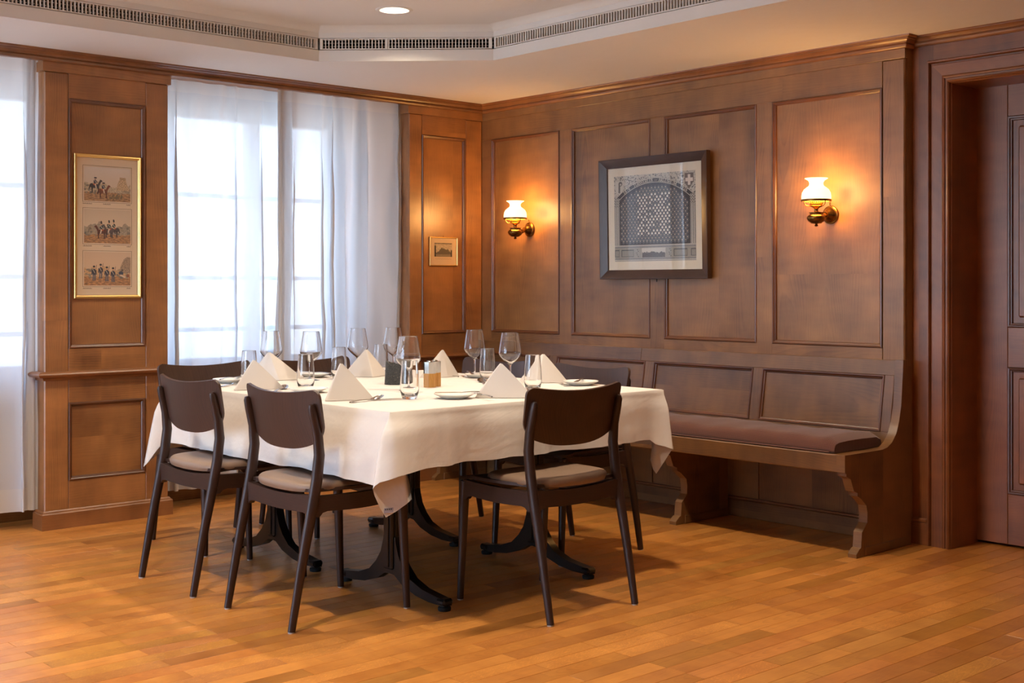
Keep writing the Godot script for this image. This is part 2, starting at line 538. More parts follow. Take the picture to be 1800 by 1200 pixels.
func curtain(x0: float, x1: float, seed_: int, label: String, gather: float, back := 0.0) -> void:
	var t := thing("sheer_curtain", label, "curtain", Vector3(0, 0, -0.055 - back), 0.0, "white sheer curtains")
	var n := noise(seed_, 1.0, 2)
	var N := int((x1 - x0) / 0.009)
	var rows := []; var hemr := []; var toph := []
	var ys := [2.262, 2.2, 2.185, 2.1, 1.9, 1.7, 1.5, 1.3, 1.1, 0.95, 0.8, 0.65, 0.5, 0.38, 0.28, 0.205, 0.2, 0.14, 0.09]
	for y in ys:
		var row := PackedVector3Array()
		var f := 0.35 + 0.65 * clampf((2.26 - y) / 0.6, 0.0, 1.0)
		for i in N + 1:
			var u := float(i) / N
			var x := x0 + (x1 - x0) * u
			var ph := x * 46.0 + 5.0 * n.get_noise_2d(x * 2.6, seed_) + 1.2 * n.get_noise_2d(x * 1.5, y * 0.6 + 9.0)
			var z := sin(ph)
			z = signf(z) * pow(absf(z), 0.7) * 0.026 * f * (0.7 + 0.9 * absf(n.get_noise_2d(x * 3.0, 4.0)))
			z += 0.012 * f * n.get_noise_2d(x * 5.0 + y * 2.0, y * 1.3)
			x += 0.03 * f * cos(ph) * (0.35 + 1.1 * absf(n.get_noise_2d(x * 2.0 + 7.0, 2.0))) + gather * (u - 0.5) * -0.06 * sin(PI * clampf((2.26 - y) / 2.2, 0.0, 1.0))
			row.append(Vector3(x, y, z))
		if y > 2.19: toph.append(row)
		if y <= 2.2 and y >= 0.2: rows.append(row)
		if y <= 0.2: hemr.append(row)
	var b := new_mb(0.0, false); b.grid(rows); put("drape", b, M.sheer, t)
	b = new_mb(0.0, false); b.grid(toph); put("heading_tape", b, M.hem, t)
	b = new_mb(0.0, false); b.grid(hemr); put("bottom_hem", b, M.hem, t)
	# gathered edge fold
	for e in [[x0, 1.0], [x1, -1.0]]:
		var er := []
		for y in [2.262, 1.8, 1.3, 0.8, 0.4, 0.09]:
			var row := PackedVector3Array()
			for k in 5: row.append(Vector3(e[0] + e[1] * 0.011 * k, y, -0.012 + 0.012 * sin(k * 1.4)))
			er.append(row)
		b = new_mb(0.0, false); b.grid(er); put("side_hem", b, M.hem, t)

func build_room() -> void:
	M.walnut_trim = M.panel.duplicate()
	M.walnut_trim.albedo_color = Color(0.86, 0.82, 0.8)
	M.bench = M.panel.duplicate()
	M.bench.albedo_color = Color(0.76, 0.79, 0.78)  # bench wood toned darker than the wall panels
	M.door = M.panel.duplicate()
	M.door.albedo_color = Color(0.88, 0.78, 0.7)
	M.trim_dark = M.panel.duplicate()
	M.trim_dark.albedo_color = Color(0.66, 0.58, 0.54)
	# ---- floor
	var fl := struct("floor", "oak strip parquet floor laid in a regular half-bond")
	var sb := new_mb(0.0); sb.box(Vector3(-7.3, -0.12, -0.6), Vector3(1.3, -0.004, 8.3), 0, 0.0)
	put("subfloor", sb, M.slab, fl)
	var cells := []
	var cam := Vector3(-5.111, 1.17, 5.967)
	var fw := Vector3(0.6698, 0, -0.7425); var rt := Vector3(0.7425, 0, 0.6698)
	for r in range(-49, 66):
		for c in range(-12, 6):
			var z0 := 3.29 + r * P
			var x0 := -1.91 + c * 0.56 + (0.28 if posmod(r, 2) == 1 else 0.0)
			if z0 < -0.36 or z0 > 8.1 or x0 < -7.2 or x0 > 0.55: continue
			var q := Vector3(x0 + 0.28, 0, z0 + P / 2) - cam
			var d := q.dot(fw)
			var vis := false
			if d > 0.6:
				var px := 900 + 2196.0 * q.dot(rt) / d; var py := 503 - 2196.0 * q.y / d
				vis = px > -140 and px < 1940 and py > 840 and py < 1270
			cells.append([d if vis else 99.0 + d, x0, z0])
	cells.sort_custom(func(a, b): return a[0] < b[0])
	var rest := new_mb(0.0)
	for k in cells.size():
		var ce: Array = cells[k]
		var b: MB = new_mb(0.3) if k < 300 else rest
		if k >= 300:
			var kk := 1.0 + rng.randf_range(-0.3, 0.3)
			b.tint = Color(kk, kk, kk); b.uvo = Vector2(rng.randf_range(0, 3), rng.randf_range(0, 6))
		# keep each strip on one board of the texture
		b.uvo = Vector2(0.075 * rng.randi_range(0, 7) + 0.0006 - ce[2], rng.randf_range(0, 1.2) - ce[1])
		var sink := rng.randf_range(0, 0.0003)
		b.box(Vector3(ce[1] + 0.0006, -0.004, ce[2] + 0.0007), Vector3(ce[1] + 0.5594, -sink, ce[2] + P - 0.0007), 0, 0.0004)
		if k < 300: put("plank", b, M.oak, fl)
	var fo := put("plank_field", rest, M.oak, fl)
	fo.set_meta("kind", "stuff")
	# ---- ceiling with a raised octagonal tray
	var ce := struct("ceiling", "white plaster ceiling with a raised octagonal tray")
	var hole := [Vector2(-1.63, 0.66), Vector2(-1.0, 1.27), Vector2(-1.0, 6.6), Vector2(-1.63, 7.2), Vector2(-5.4, 7.2), Vector2(-6.0, 6.6), Vector2(-6.0, 1.27), Vector2(-5.4, 0.66)]
	var X0 := -7.3; var X1 := 0.6; var Z0 := -0.6; var Z1 := 8.3
	var b2 := new_mb(0.0)
	var flat := func(bb: MB, poly: Array, y: float) -> void:
		for k in range(1, poly.size() - 1):
			var a := Vector3(poly[0].x, y, poly[0].y); var e := Vector3(poly[k].x, y, poly[k].y); var f := Vector3(poly[k + 1].x, y, poly[k + 1].y)
			if (f - a).cross(e - a).y < 0: bb.tri(a, e, f)
			else: bb.tri(a, f, e)
	flat.call(b2, [hole[0], hole[1], Vector2(X1, hole[1].y), Vector2(X1, Z0), Vector2(hole[0].x, Z0)], H)
	flat.call(b2, [hole[1], hole[2], Vector2(X1, hole[2].y), Vector2(X1, hole[1].y)], H)
	flat.call(b2, [hole[2], hole[3], Vector2(hole[3].x, Z1), Vector2(X1, Z1), Vector2(X1, hole[2].y)], H)
	flat.call(b2, [hole[3], hole[4], Vector2(hole[4].x, Z1), Vector2(hole[3].x, Z1)], H)
	flat.call(b2, [hole[4], hole[5], Vector2(X0, hole[5].y), Vector2(X0, Z1), Vector2(hole[4].x, Z1)], H)
	flat.call(b2, [hole[5], hole[6], Vector2(X0, hole[6].y), Vector2(X0, hole[5].y)], H)
	flat.call(b2, [hole[6], hole[7], Vector2(hole[7].x, Z0), Vector2(X0, Z0), Vector2(X0, hole[6].y)], H)
	flat.call(b2, [hole[7], hole[0], Vector2(hole[0].x, Z0), Vector2(hole[7].x, Z0)], H)
	put("soffit", b2, M.plaster, ce)
	b2 = new_mb(0.0); b2.box(Vector3(X0, 2.47, Z0), Vector3(X1, 2.6, Z1), 0, 0.0)
	put("tray_ceiling", b2, M.plaster, ce)
	var side := []
	for k in 8:
		var p0: Vector2 = hole[(k + 7) % 8]; var p1: Vector2 = hole[k]; var p2: Vector2 = hole[(k + 1) % 8]
		var n0 := (p1 - p0).normalized().orthogonal(); var n1 := (p2 - p1).normalized().orthogonal()
		var m := (n0 + n1) / (1.0 + n0.dot(n1))
		if m.dot(Vector2(-3.3, 4.0) - p1) < 0: m = -m
		side.append(Vector3(m.x, 0, m.y))
	for k in 8:
		var k2 := (k + 1) % 8
		var a := Vector3(hole[k].x, 0, hole[k].y); var e := Vector3(hole[k2].x, 0, hole[k2].y)
		var low := new_mb(0.0)
		low.sweep(PackedVector2Array([Vector2(0, 2.298), Vector2(0, 2.3), Vector2(0, 2.353), Vector2(-0.004, 2.356), Vector2(-0.012, 2.358), Vector2(-0.06, 2.358)]), a, e, side[k], side[k2], Vector3.UP, Vector3.UP, true)
		low.sweep(PackedVector2Array([Vector2(-0.06, 2.413), Vector2(-0.008, 2.413), Vector2(-0.002, 2.416), Vector2(-0.002, 2.443), Vector2(0.004, 2.446), Vector2(0.01, 2.453), Vector2(0.026, 2.464), Vector2(0.045, 2.47), Vector2(0.045, 2.475)]), a, e, side[k], side[k2], Vector3.UP, Vector3.UP, true)
		low.sweep(PackedVector2Array([Vector2(-0.06, 2.35), Vector2(-0.06, 2.42)]), a, e, side[k], side[k2], Vector3.UP, Vector3.UP, true)
		put("tray_fascia", low, M.plaster, ce)
		# the slotted air grille set into this edge
		if k in [7, 0, 1]:
			var lab: String = {7: "long cream slotted air grille in ceiling tray above the window wall", 0: "short cream slotted air grille on diagonal ceiling edge by the downlight", 1: "long cream slotted air grille in ceiling tray towards the panelled bench wall"}[k]
			var g := thing("air_grille", lab, "vent", (a + e) * 0.5, 0.0, "slotted ceiling air grilles")
			var dir := (e - a).normalized(); var L := a.distance_to(e)
			var inn := Vector3(dir.z, 0, -dir.x)
			if inn.dot(side[k]) < 0: inn = -inn
			g.basis = Basis(dir, Vector3.UP, dir.cross(Vector3.UP))
			var sg := 1.0 if g.basis.z.dot(inn) > 0 else -1.0
			var bk := new_mb(0.0); bk.box(Vector3(-L / 2, 2.36, minf(-0.052 * sg, -0.05 * sg)), Vector3(L / 2, 2.411, maxf(-0.052 * sg, -0.05 * sg)), 0, 0.0)
			put("backing", bk, M.black, g)
			var fr := new_mb(0.0)
			for yy in [[2.358, 2.363], [2.408, 2.413]]:
				fr.box(Vector3(-L / 2 + 0.01, yy[0], minf(-0.02 * sg, -0.001 * sg)), Vector3(L / 2 - 0.01, yy[1], maxf(-0.02 * sg, -0.001 * sg)), 0, 0.0008)
			for xx in [-L / 2 + 0.005, L / 2 - 0.02, -L * 0.12]:
				fr.box(Vector3(xx, 2.358, minf(-0.02 * sg, 0.0)), Vector3(xx + 0.014, 2.413, maxf(-0.02 * sg, 0.0)), 1, 0.0008)
			put("grille_frame", fr, M.plaster, g)
			var bars := new_mb(0.0)
			var x := -L / 2 + 0.03
			while x < L / 2 - 0.02:
				bars.box(Vector3(x, 2.36, minf(-0.018 * sg, -0.003 * sg)), Vector3(x + 0.0048, 2.411, maxf(-0.018 * sg, -0.003 * sg)), 1, 0.0)
				x += 0.0168
			var bo := put("grille_bars", bars, M.plaster, g); bo.set_meta("kind", "stuff")
			var cb := new_mb(0.0)
			for yy in [2.376, 2.393]: cb.box(Vector3(-L / 2, yy, minf(-0.03 * sg, -0.024 * sg)), Vector3(L / 2, yy + 0.0025, maxf(-0.03 * sg, -0.024 * sg)), 0, 0.0)
			put("cross_bar", cb, M.plaster, g)
	# ---- window wall
	var wl := struct("wall_left", "window wall with panelled cherry-wood pilasters between the windows")
	for e in [[-7.3, -5.9], [-4.55, -4.2], [-2.64, -2.52], [-0.86, 0.3]]:
		piece("plaster", wl, Vector3(e[0], 0, -0.5), Vector3(e[1], 2.6, -0.33), 1, M.plaster, 0.0, 0.0)
	for e in [[-5.9, -4.55], [-4.2, -2.64], [-2.52, -0.86]]:
		piece("parapet", wl, Vector3(e[0], 0, -0.5), Vector3(e[1], 0.72, -0.33), 1, M.plaster, 0.0, 0.0)
		piece("lintel", wl, Vector3(e[0], 2.14, -0.5), Vector3(e[1], 2.6, -0.33), 1, M.plaster, 0.0, 0.0)
	piece("plaster", wl, Vector3(-0.62, 0, -0.34), Vector3(-0.55, 2.6, -0.1), 1, M.plaster, 0.0, 0.0)
	window(1, -4.2, -2.64); window(2, -2.52, -0.86); window(3, -5.9, -4.55)  # the third is out of view, left uncurtained to let in more daylight
	pilaster(wl, -2.765, -2.125, -2.646, -2.249, 0.867, 0.605, 0.226)
	pilaster(wl, -0.574, -0.002, -0.476, -0.133, 0.882, 0.605, 0.226)
	pilaster(wl, -4.75, -4.25, -4.65, -4.35, 0.867, 0.605, 0.226)
	piece("beam", wl, Vector3(-7.2, 2.262, -0.14), Vector3(0, H + 0.01, 0.03), 0, M.panel, 0.001)
	piece("baseboard", wl, Vector3(-7.2, 0, -0.33), Vector3(-0.5, 0.085, -0.31), 0, M.walnut, 0.002)
	var tr1 := struct("trim_1")
	cornice(tr1, Vector3(-7.2, H, 0.03), Vector3(0, H, 0.03), Vector3.BACK, Vector3.ZERO, Vector3(-1, 0, 0))
	tr1.set_meta("label", "moulded cherry-wood cornice over the windows")
	# ---- panelled bench wall, in its own frame (x runs along world z, z faces the room)
	var wr := struct("wall_right", "panelled cherry-wood wall behind the bench")
	wr.rotation.y = -PI / 2
	var UE := 2.955
	piece("wall_core", wr, Vector3(-0.5, 0, -0.6), Vector3(UE, 2.6, -0.5), 1, M.plaster, 0.0, 0.0)
	piece("wall_box", wr, Vector3(0.0, 0, -0.5), Vector3(UE, H, -0.022), 1, M.wall, 0.001)
	for e in [[0.0, 0.11], [0.716, 0.813], [1.423, 1.523], [2.133, 2.228]]:
		piece("stile", wr, Vector3(e[0], 0.8, -0.022), Vector3(e[1], 2.083, 0.0), 1, M.wall, 0.001)
	piece("stile", wr, Vector3(2.842, 0.0, -0.022), Vector3(UE, 2.205, 0.0), 1, M.wall, 0.005)
	piece("rail", wr, Vector3(0.0, 2.083, -0.022), Vector3(2.842, 2.205, -0.0003), 0, M.wall, 0.001)
	piece("rail", wr, Vector3(0.0, 0.76, -0.022), Vector3(2.842, 0.886, -0.0003), 0, M.wall, 0.001)
	piece("frieze", wr, Vector3(0.0, 2.205, -0.022), Vector3(UE + 0.006, 2.25, 0.006), 0, M.wall, 0.001, 0.2)
	for e in [[0.11, 0.716], [0.813, 1.423], [1.523, 2.133], [2.228, 2.842]]:
		panel_set(wr, e[0], 0.886, e[1], 2.083, 0.0, M.wall)
		piece("lower_panel", wr, Vector3(e[0], 0.09, -0.022), Vector3(e[1], 0.76, -0.015), 1, M.wall, 0.0)
	piece("baseboard", wr, Vector3(0.0, 0.0, -0.022), Vector3(2.9, 0.087, 0.002), 0, M.wall, 0.003)
	piece("baseboard_bead", wr, Vector3(0.0, 0.087, -0.022), Vector3(2.9, 0.1, -0.004), 0, M.walnut_trim, 0.003)
	var tr2 := struct("trim_2", "moulded cherry-wood cornice above the bench wall panels")
	tr2.rotation.y = -PI / 2
	cornice(tr2, Vector3(0, H, 0.002), Vector3(UE, H, 0.002), Vector3.BACK, Vector3(1, 0, 0), Vector3(1, 0, 0))
	cornice(tr2, Vector3(UE, H, 0.002), Vector3(UE, H, -0.07), Vector3.RIGHT, Vector3(0, 0, 1), Vector3(0, 0, 1))
	# ---- door bay, 7 cm further back
	var D := -0.07
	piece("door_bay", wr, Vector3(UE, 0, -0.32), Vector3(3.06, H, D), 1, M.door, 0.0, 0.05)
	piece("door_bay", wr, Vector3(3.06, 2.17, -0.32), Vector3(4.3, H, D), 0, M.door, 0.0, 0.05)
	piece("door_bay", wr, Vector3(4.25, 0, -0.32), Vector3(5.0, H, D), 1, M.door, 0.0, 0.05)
	piece("side_wall", wr, Vector3(5.0, 0, -0.32), Vector3(8.3, H + 0.3, -0.05), 1, M.plaster, 0.0, 0.0)
	piece("wall_core", wr, Vector3(UE, 0, -0.62), Vector3(8.3, 2.6, -0.45), 1, M.plaster, 0.0, 0.0)
	var bb := new_mb(0.05)
	bb.box(Vector3(UE, 0.0, D), Vector3(3.036, 0.1, D + 0.014), 0, 0.002)
	bb.box(Vector3(UE, 0.1, D), Vector3(3.036, 0.12, D + 0.017), 0, 0.006)
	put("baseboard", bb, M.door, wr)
	var tr3 := struct("trim_3", "moulded cherry-wood cornice above the door")
	tr3.rotation.y = -PI / 2
	cornice(tr3, Vector3(UE, H + 0.008, D), Vector3(5.0, H + 0.008, D), Vector3.BACK, Vector3.ZERO, Vector3.ZERO)
	var tr4 := struct("trim_4", "moulded cherry-wood architrave round the door recess")
	tr4.rotation.y = -PI / 2
	# architrave: outer bead, flat, inner beads
	var prof := PackedVector2Array([Vector2(0, 0), Vector2(0.0, 0.014), Vector2(0.004, 0.021), Vector2(0.01, 0.021), Vector2(0.014, 0.012), Vector2(0.0145, 0.004), Vector2(0.021, 0.004), Vector2(0.0215, 0.012), Vector2(0.024, 0.0135), Vector2(0.075, 0.0135), Vector2(0.0755, 0.019), Vector2(0.082, 0.023), Vector2(0.088, 0.02), Vector2(0.089, 0.014), Vector2(0.096, 0.014), Vector2(0.097, 0.02), Vector2(0.103, 0.022), Vector2(0.108, 0.016), Vector2(0.108, 0.0), Vector2(0.112, -0.004), Vector2(0.112, -0.24)])
	var x0 := 3.035; var x1 := 4.27; var yt := 2.185
	for e in [[Vector3(x0, 0, D), Vector3(x0, yt, D), Vector3(1, 0, 0), Vector3(1, -1, 0)], [Vector3(x0, yt, D), Vector3(x1, yt, D), Vector3(1, -1, 0), Vector3(-1, -1, 0)], [Vector3(x1, yt, D), Vector3(x1, 0, D), Vector3(-1, -1, 0), Vector3(-1, 0, 0)]]:
		var m := new_mb(0.08)
		m.sweep(prof, e[0], e[1], e[2], e[3], Vector3.BACK, Vector3.BACK, false)
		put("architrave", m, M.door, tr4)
	var dr := struct("door_1", "dark panelled wooden door set deep in its frame")
	dr.rotation.y = -PI / 2
	var dz := -0.31
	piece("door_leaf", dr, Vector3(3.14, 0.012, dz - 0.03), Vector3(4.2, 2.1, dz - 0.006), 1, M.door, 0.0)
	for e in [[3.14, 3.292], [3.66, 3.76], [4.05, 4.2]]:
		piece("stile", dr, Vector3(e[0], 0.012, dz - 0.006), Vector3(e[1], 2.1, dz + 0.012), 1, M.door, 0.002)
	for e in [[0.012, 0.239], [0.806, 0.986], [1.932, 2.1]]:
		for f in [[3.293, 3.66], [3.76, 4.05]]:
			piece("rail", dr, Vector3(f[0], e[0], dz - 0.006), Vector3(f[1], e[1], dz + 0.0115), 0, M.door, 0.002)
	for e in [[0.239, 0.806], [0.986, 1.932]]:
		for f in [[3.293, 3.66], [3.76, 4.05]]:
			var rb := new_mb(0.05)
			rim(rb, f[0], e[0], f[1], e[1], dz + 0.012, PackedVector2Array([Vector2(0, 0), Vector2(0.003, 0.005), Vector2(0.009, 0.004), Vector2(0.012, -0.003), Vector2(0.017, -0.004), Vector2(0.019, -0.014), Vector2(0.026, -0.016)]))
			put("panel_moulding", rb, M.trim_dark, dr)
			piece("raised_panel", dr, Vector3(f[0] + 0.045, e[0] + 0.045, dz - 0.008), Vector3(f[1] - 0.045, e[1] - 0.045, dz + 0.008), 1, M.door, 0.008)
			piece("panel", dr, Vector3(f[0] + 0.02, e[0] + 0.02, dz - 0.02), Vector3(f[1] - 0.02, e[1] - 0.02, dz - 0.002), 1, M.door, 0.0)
	# ---- the two walls behind the camera
	var wf := struct("wall_front")
	piece("plaster", wf, Vector3(-7.3, 0, 8.1), Vector3(0.6, 2.6, 8.3), 1, M.plaster, 0.0, 0.0)
	piece("wainscot", wf, Vector3(-7.2, 0, 8.08), Vector3(0.3, 2.25, 8.1), 1, M.panel, 0.0)  # unseen; tall dark wood put here to cut bounced light
	var wb := struct("wall_back")
	for e in [[-0.5, 0.0], [2.8, 8.3]]:
		piece("plaster", wb, Vector3(-7.5, 0, e[0]), Vector3(-7.2, 2.6, e[1]), 1, M.plaster, 0.0, 0.0)
		piece("wainscot", wb, Vector3(-7.2, 0, e[0]), Vector3(-7.18, 0.75, e[1]), 1, M.panel, 0.0)
	for e in [[0.0, 2.8]]:
		piece("parapet", wb, Vector3(-7.5, 0, e[0]), Vector3(-7.2, 0.25, e[1]), 1, M.plaster, 0.0, 0.0)
		piece("lintel", wb, Vector3(-7.5, 2.14, e[0]), Vector3(-7.2, 2.6, e[1]), 1, M.plaster, 0.0, 0.0)
	for k in 1:  # added unseen window without curtains, put in for more neutral daylight
		window(4 + k, 0.0, 2.8, 0.31)
		var wn: Node3D = get_node("window_%d" % (4 + k))
		wn.rotation.y = PI / 2
		wn.position = Vector3(-7.4, 0, 2.8)
	# ---- curtains
	curtain(-2.1, -1.30, 3, "white sheer curtain panel on the left half of the middle window", 0.2, 0.07)
	curtain(-1.42, -0.58, 4, "white sheer curtain panel on the right half of the window, beside the narrow pilaster", 0.0)
	curtain(-3.6, -2.775, 5, "white sheer curtain at the left edge of the photo, left of the wide pilaster", 0.0)
	curtain(-4.25, -3.58, 6, "white sheer curtain on the far half of the left window", 0.0, 0.07)

# ---------------------------------------------------------------- furniture
func build_bench() -> void:
	var t := thing("bench", "long dark wooden settle with panelled back along the panelled wall", "bench", Vector3.ZERO, -PI / 2)
	var prof := PackedVector2Array([Vector2(-0.03, 0.0), Vector2(0.416, 0.0), Vector2(0.418, 0.016), Vector2(0.392, 0.037), Vector2(0.38, 0.041), Vector2(0.374, 0.106), Vector2(0.347, 0.13), Vector2(0.333, 0.143), Vector2(0.331, 0.186), Vector2(0.339, 0.219), Vector2(0.38, 0.253), Vector2(0.407, 0.266), Vector2(0.408, 0.281), Vector2(0.436, 0.291), Vector2(0.46, 0.345), Vector2(0.492, 0.359), Vector2(0.492, 0.37), Vector2(0.504, 0.376), Vector2(0.504, 0.45), Vector2(0.21, 0.45), Vector2(0.17, 0.457), Vector2(0.133, 0.475), Vector2(0.097, 0.512), Vector2(0.073, 0.566), Vector2(0.056, 0.635), Vector2(0.044, 0.762), Vector2(0.038, 0.838), Vector2(0.006, 0.838), Vector2(0.004, 0.81), Vector2(-0.03, 0.806)])
	for u in [0.03, 0.95, 1.92, 2.93]:
		var b := new_mb(0.06)
		var pr := prof
		if u < 2.9:
			pr = PackedVector2Array()
			for q in prof:
				if q.y < 0.452 and q.x > -0.01: pr.append(q)
			pr.append(Vector2(0.15, 0.45)); pr.append(Vector2(0.012, 0.45)); pr.append(Vector2(0.012, 0.0))
			var cl := PackedVector2Array()
			for q in pr: cl.append(Vector2(maxf(q.x, 0.012), minf(q.y, 0.43)))
			pr = cl
		# frame: profile x goes out from the wall, y up, thickness along the wall
		b.prism(pr, 0.042, Transform3D(Basis(Vector3(0, 0, 1), Vector3(0, 1, 0), Vector3(1, 0, 0)), Vector3(u, 0, 0)), 1)
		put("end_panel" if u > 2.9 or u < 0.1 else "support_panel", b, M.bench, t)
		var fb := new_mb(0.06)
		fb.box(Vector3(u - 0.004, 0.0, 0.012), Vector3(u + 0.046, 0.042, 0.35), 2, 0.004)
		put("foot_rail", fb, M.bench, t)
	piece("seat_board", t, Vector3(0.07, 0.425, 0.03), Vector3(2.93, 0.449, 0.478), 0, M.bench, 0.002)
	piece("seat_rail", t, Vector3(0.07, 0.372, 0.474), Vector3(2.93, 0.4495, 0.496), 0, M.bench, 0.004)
	# sloping back
	var up := Vector3(0, 0.386, -0.062).normalized()
	var nrm := Vector3(1, 0, 0).cross(up)
	var back := Transform3D(Basis(Vector3(1, 0, 0), up, nrm), Vector3(0, 0.45, 0.093))
	var add := func(called: String, lo: Vector3, hi: Vector3, g: int, ch := 0.0015) -> void:
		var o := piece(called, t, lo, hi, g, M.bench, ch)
		o.transform = back
	var edges := [[0.1, 0.68], [0.737, 1.427], [1.488, 2.147], [2.202, 2.882]]
	add.call("back_rail", Vector3(0.07, 0.0, -0.02), Vector3(2.93, 0.062, 0.0), 0)
	add.call("back_rail", Vector3(0.07, 0.32, -0.02), Vector3(1.39, 0.39, 0.0), 0)
	add.call("back_rail", Vector3(1.391, 0.32, -0.02), Vector3(2.93, 0.39, 0.0), 0)
	add.call("back_cap", Vector3(0.05, 0.382, -0.035), Vector3(2.965, 0.391, -0.001), 0)
	for k in 5:
		var a: float = 0.05 if k == 0 else edges[k - 1][1]
		var e: float = 2.93 if k == 4 else edges[k][0]
		add.call("back_stile", Vector3(a, 0.062, -0.02), Vector3(e, 0.32, -0.0002), 1)
	for e in edges:
		add.call("back_panel", Vector3(e[0], 0.06, -0.03), Vector3(e[1], 0.33, -0.012), 0, 0.0)
		var rb := new_mb(0.05)
		rim(rb, e[0], 0.062, e[1], 0.32, 0.0, PackedVector2Array([Vector2(0, 0), Vector2(0.002, 0.003), Vector2(0.007, 0.003), Vector2(0.011, -0.003), Vector2(0.016, -0.005), Vector2(0.018, -0.012)]))
		var ro := put("back_moulding", rb, M.trim_dark, t)
		ro.transform = back
	# cushion
	var c := thing("seat_cushion", "long brown dotted velvet cushion lying on the wooden bench", "cushion", Vector3.ZERO, -PI / 2)
	var b := MB.new()
	var rows := []
	var L0 := 0.1; var L1 := 2.905
	var cp := [[0.115, 0.4505], [0.475, 0.4505], [0.487, 0.456], [0.488, 0.47], [0.484, 0.49], [0.474, 0.508], [0.45, 0.518], [0.38, 0.523], [0.28, 0.521], [0.145, 0.513], [0.11, 0.5], [0.106, 0.47], [0.109, 0.455]]
	for i in 75:
		var u := i / 74.0
		var x := lerpf(L0, L1, u)
		var row := PackedVector3Array()
		var ed := minf(x - L0, L1 - x)
		var k := 1.0 if ed > 0.05 else sqrt(maxf(0.0, 1.0 - pow(1.0 - ed / 0.05, 2))) * 0.35 + 0.65
		for q in cp:
			var dz: float = q[0]
			var y: float = 0.4505 + (q[1] - 0.4505) * k
			if q[1] > 0.505: y += 0.002 * sin(x * 31.0) + 0.0025 * sin(x * 9.0 + dz * 8.0)
			row.append(Vector3(x, y, 0.32 + (dz - 0.32) * (1.0 if ed > 0.03 else 0.97 + ed)))
		rows.append(row)
	b.grid(rows, true, false)
	for e in [0, 74]:
		var mid := Vector3.ZERO
		for q in rows[e]: mid += q / cp.size()
		for j in cp.size():
			var a: Vector3 = rows[e][j]; var d: Vector3 = rows[e][(j + 1) % cp.size()]
			var ua := Vector2(a.z, a.y); var ud := Vector2(d.z, d.y); var um := Vector2(mid.z, mid.y)
			if e == 0: b.tri(mid, d, a, um, ud, ua)
			else: b.tri(mid, a, d, um, ua, ud)
	put("cover", b, M.cushion, c)
	b = MB.new()
	for e in [[0.489, 0.4555]]:
		b.tube(PackedVector3Array([Vector3(L0 + 0.02, e[1], e[0]), Vector3(1.5, e[1], e[0]), Vector3(L1 - 0.02, e[1], e[0])]), [0.0035, 0.0035, 0.0035], 8)
	put("piping", b, M.cushion, c)

func glide(leg: Node3D, at: Vector3) -> void:
	var b := MB.new()
	b.lathe(PackedVector2Array([Vector2(0, 0), Vector2(0.0115, 0), Vector2(0.012, 0.004), Vector2(0, 0.0045)]), at, 12)
	put("glide", b, M.glide, leg)

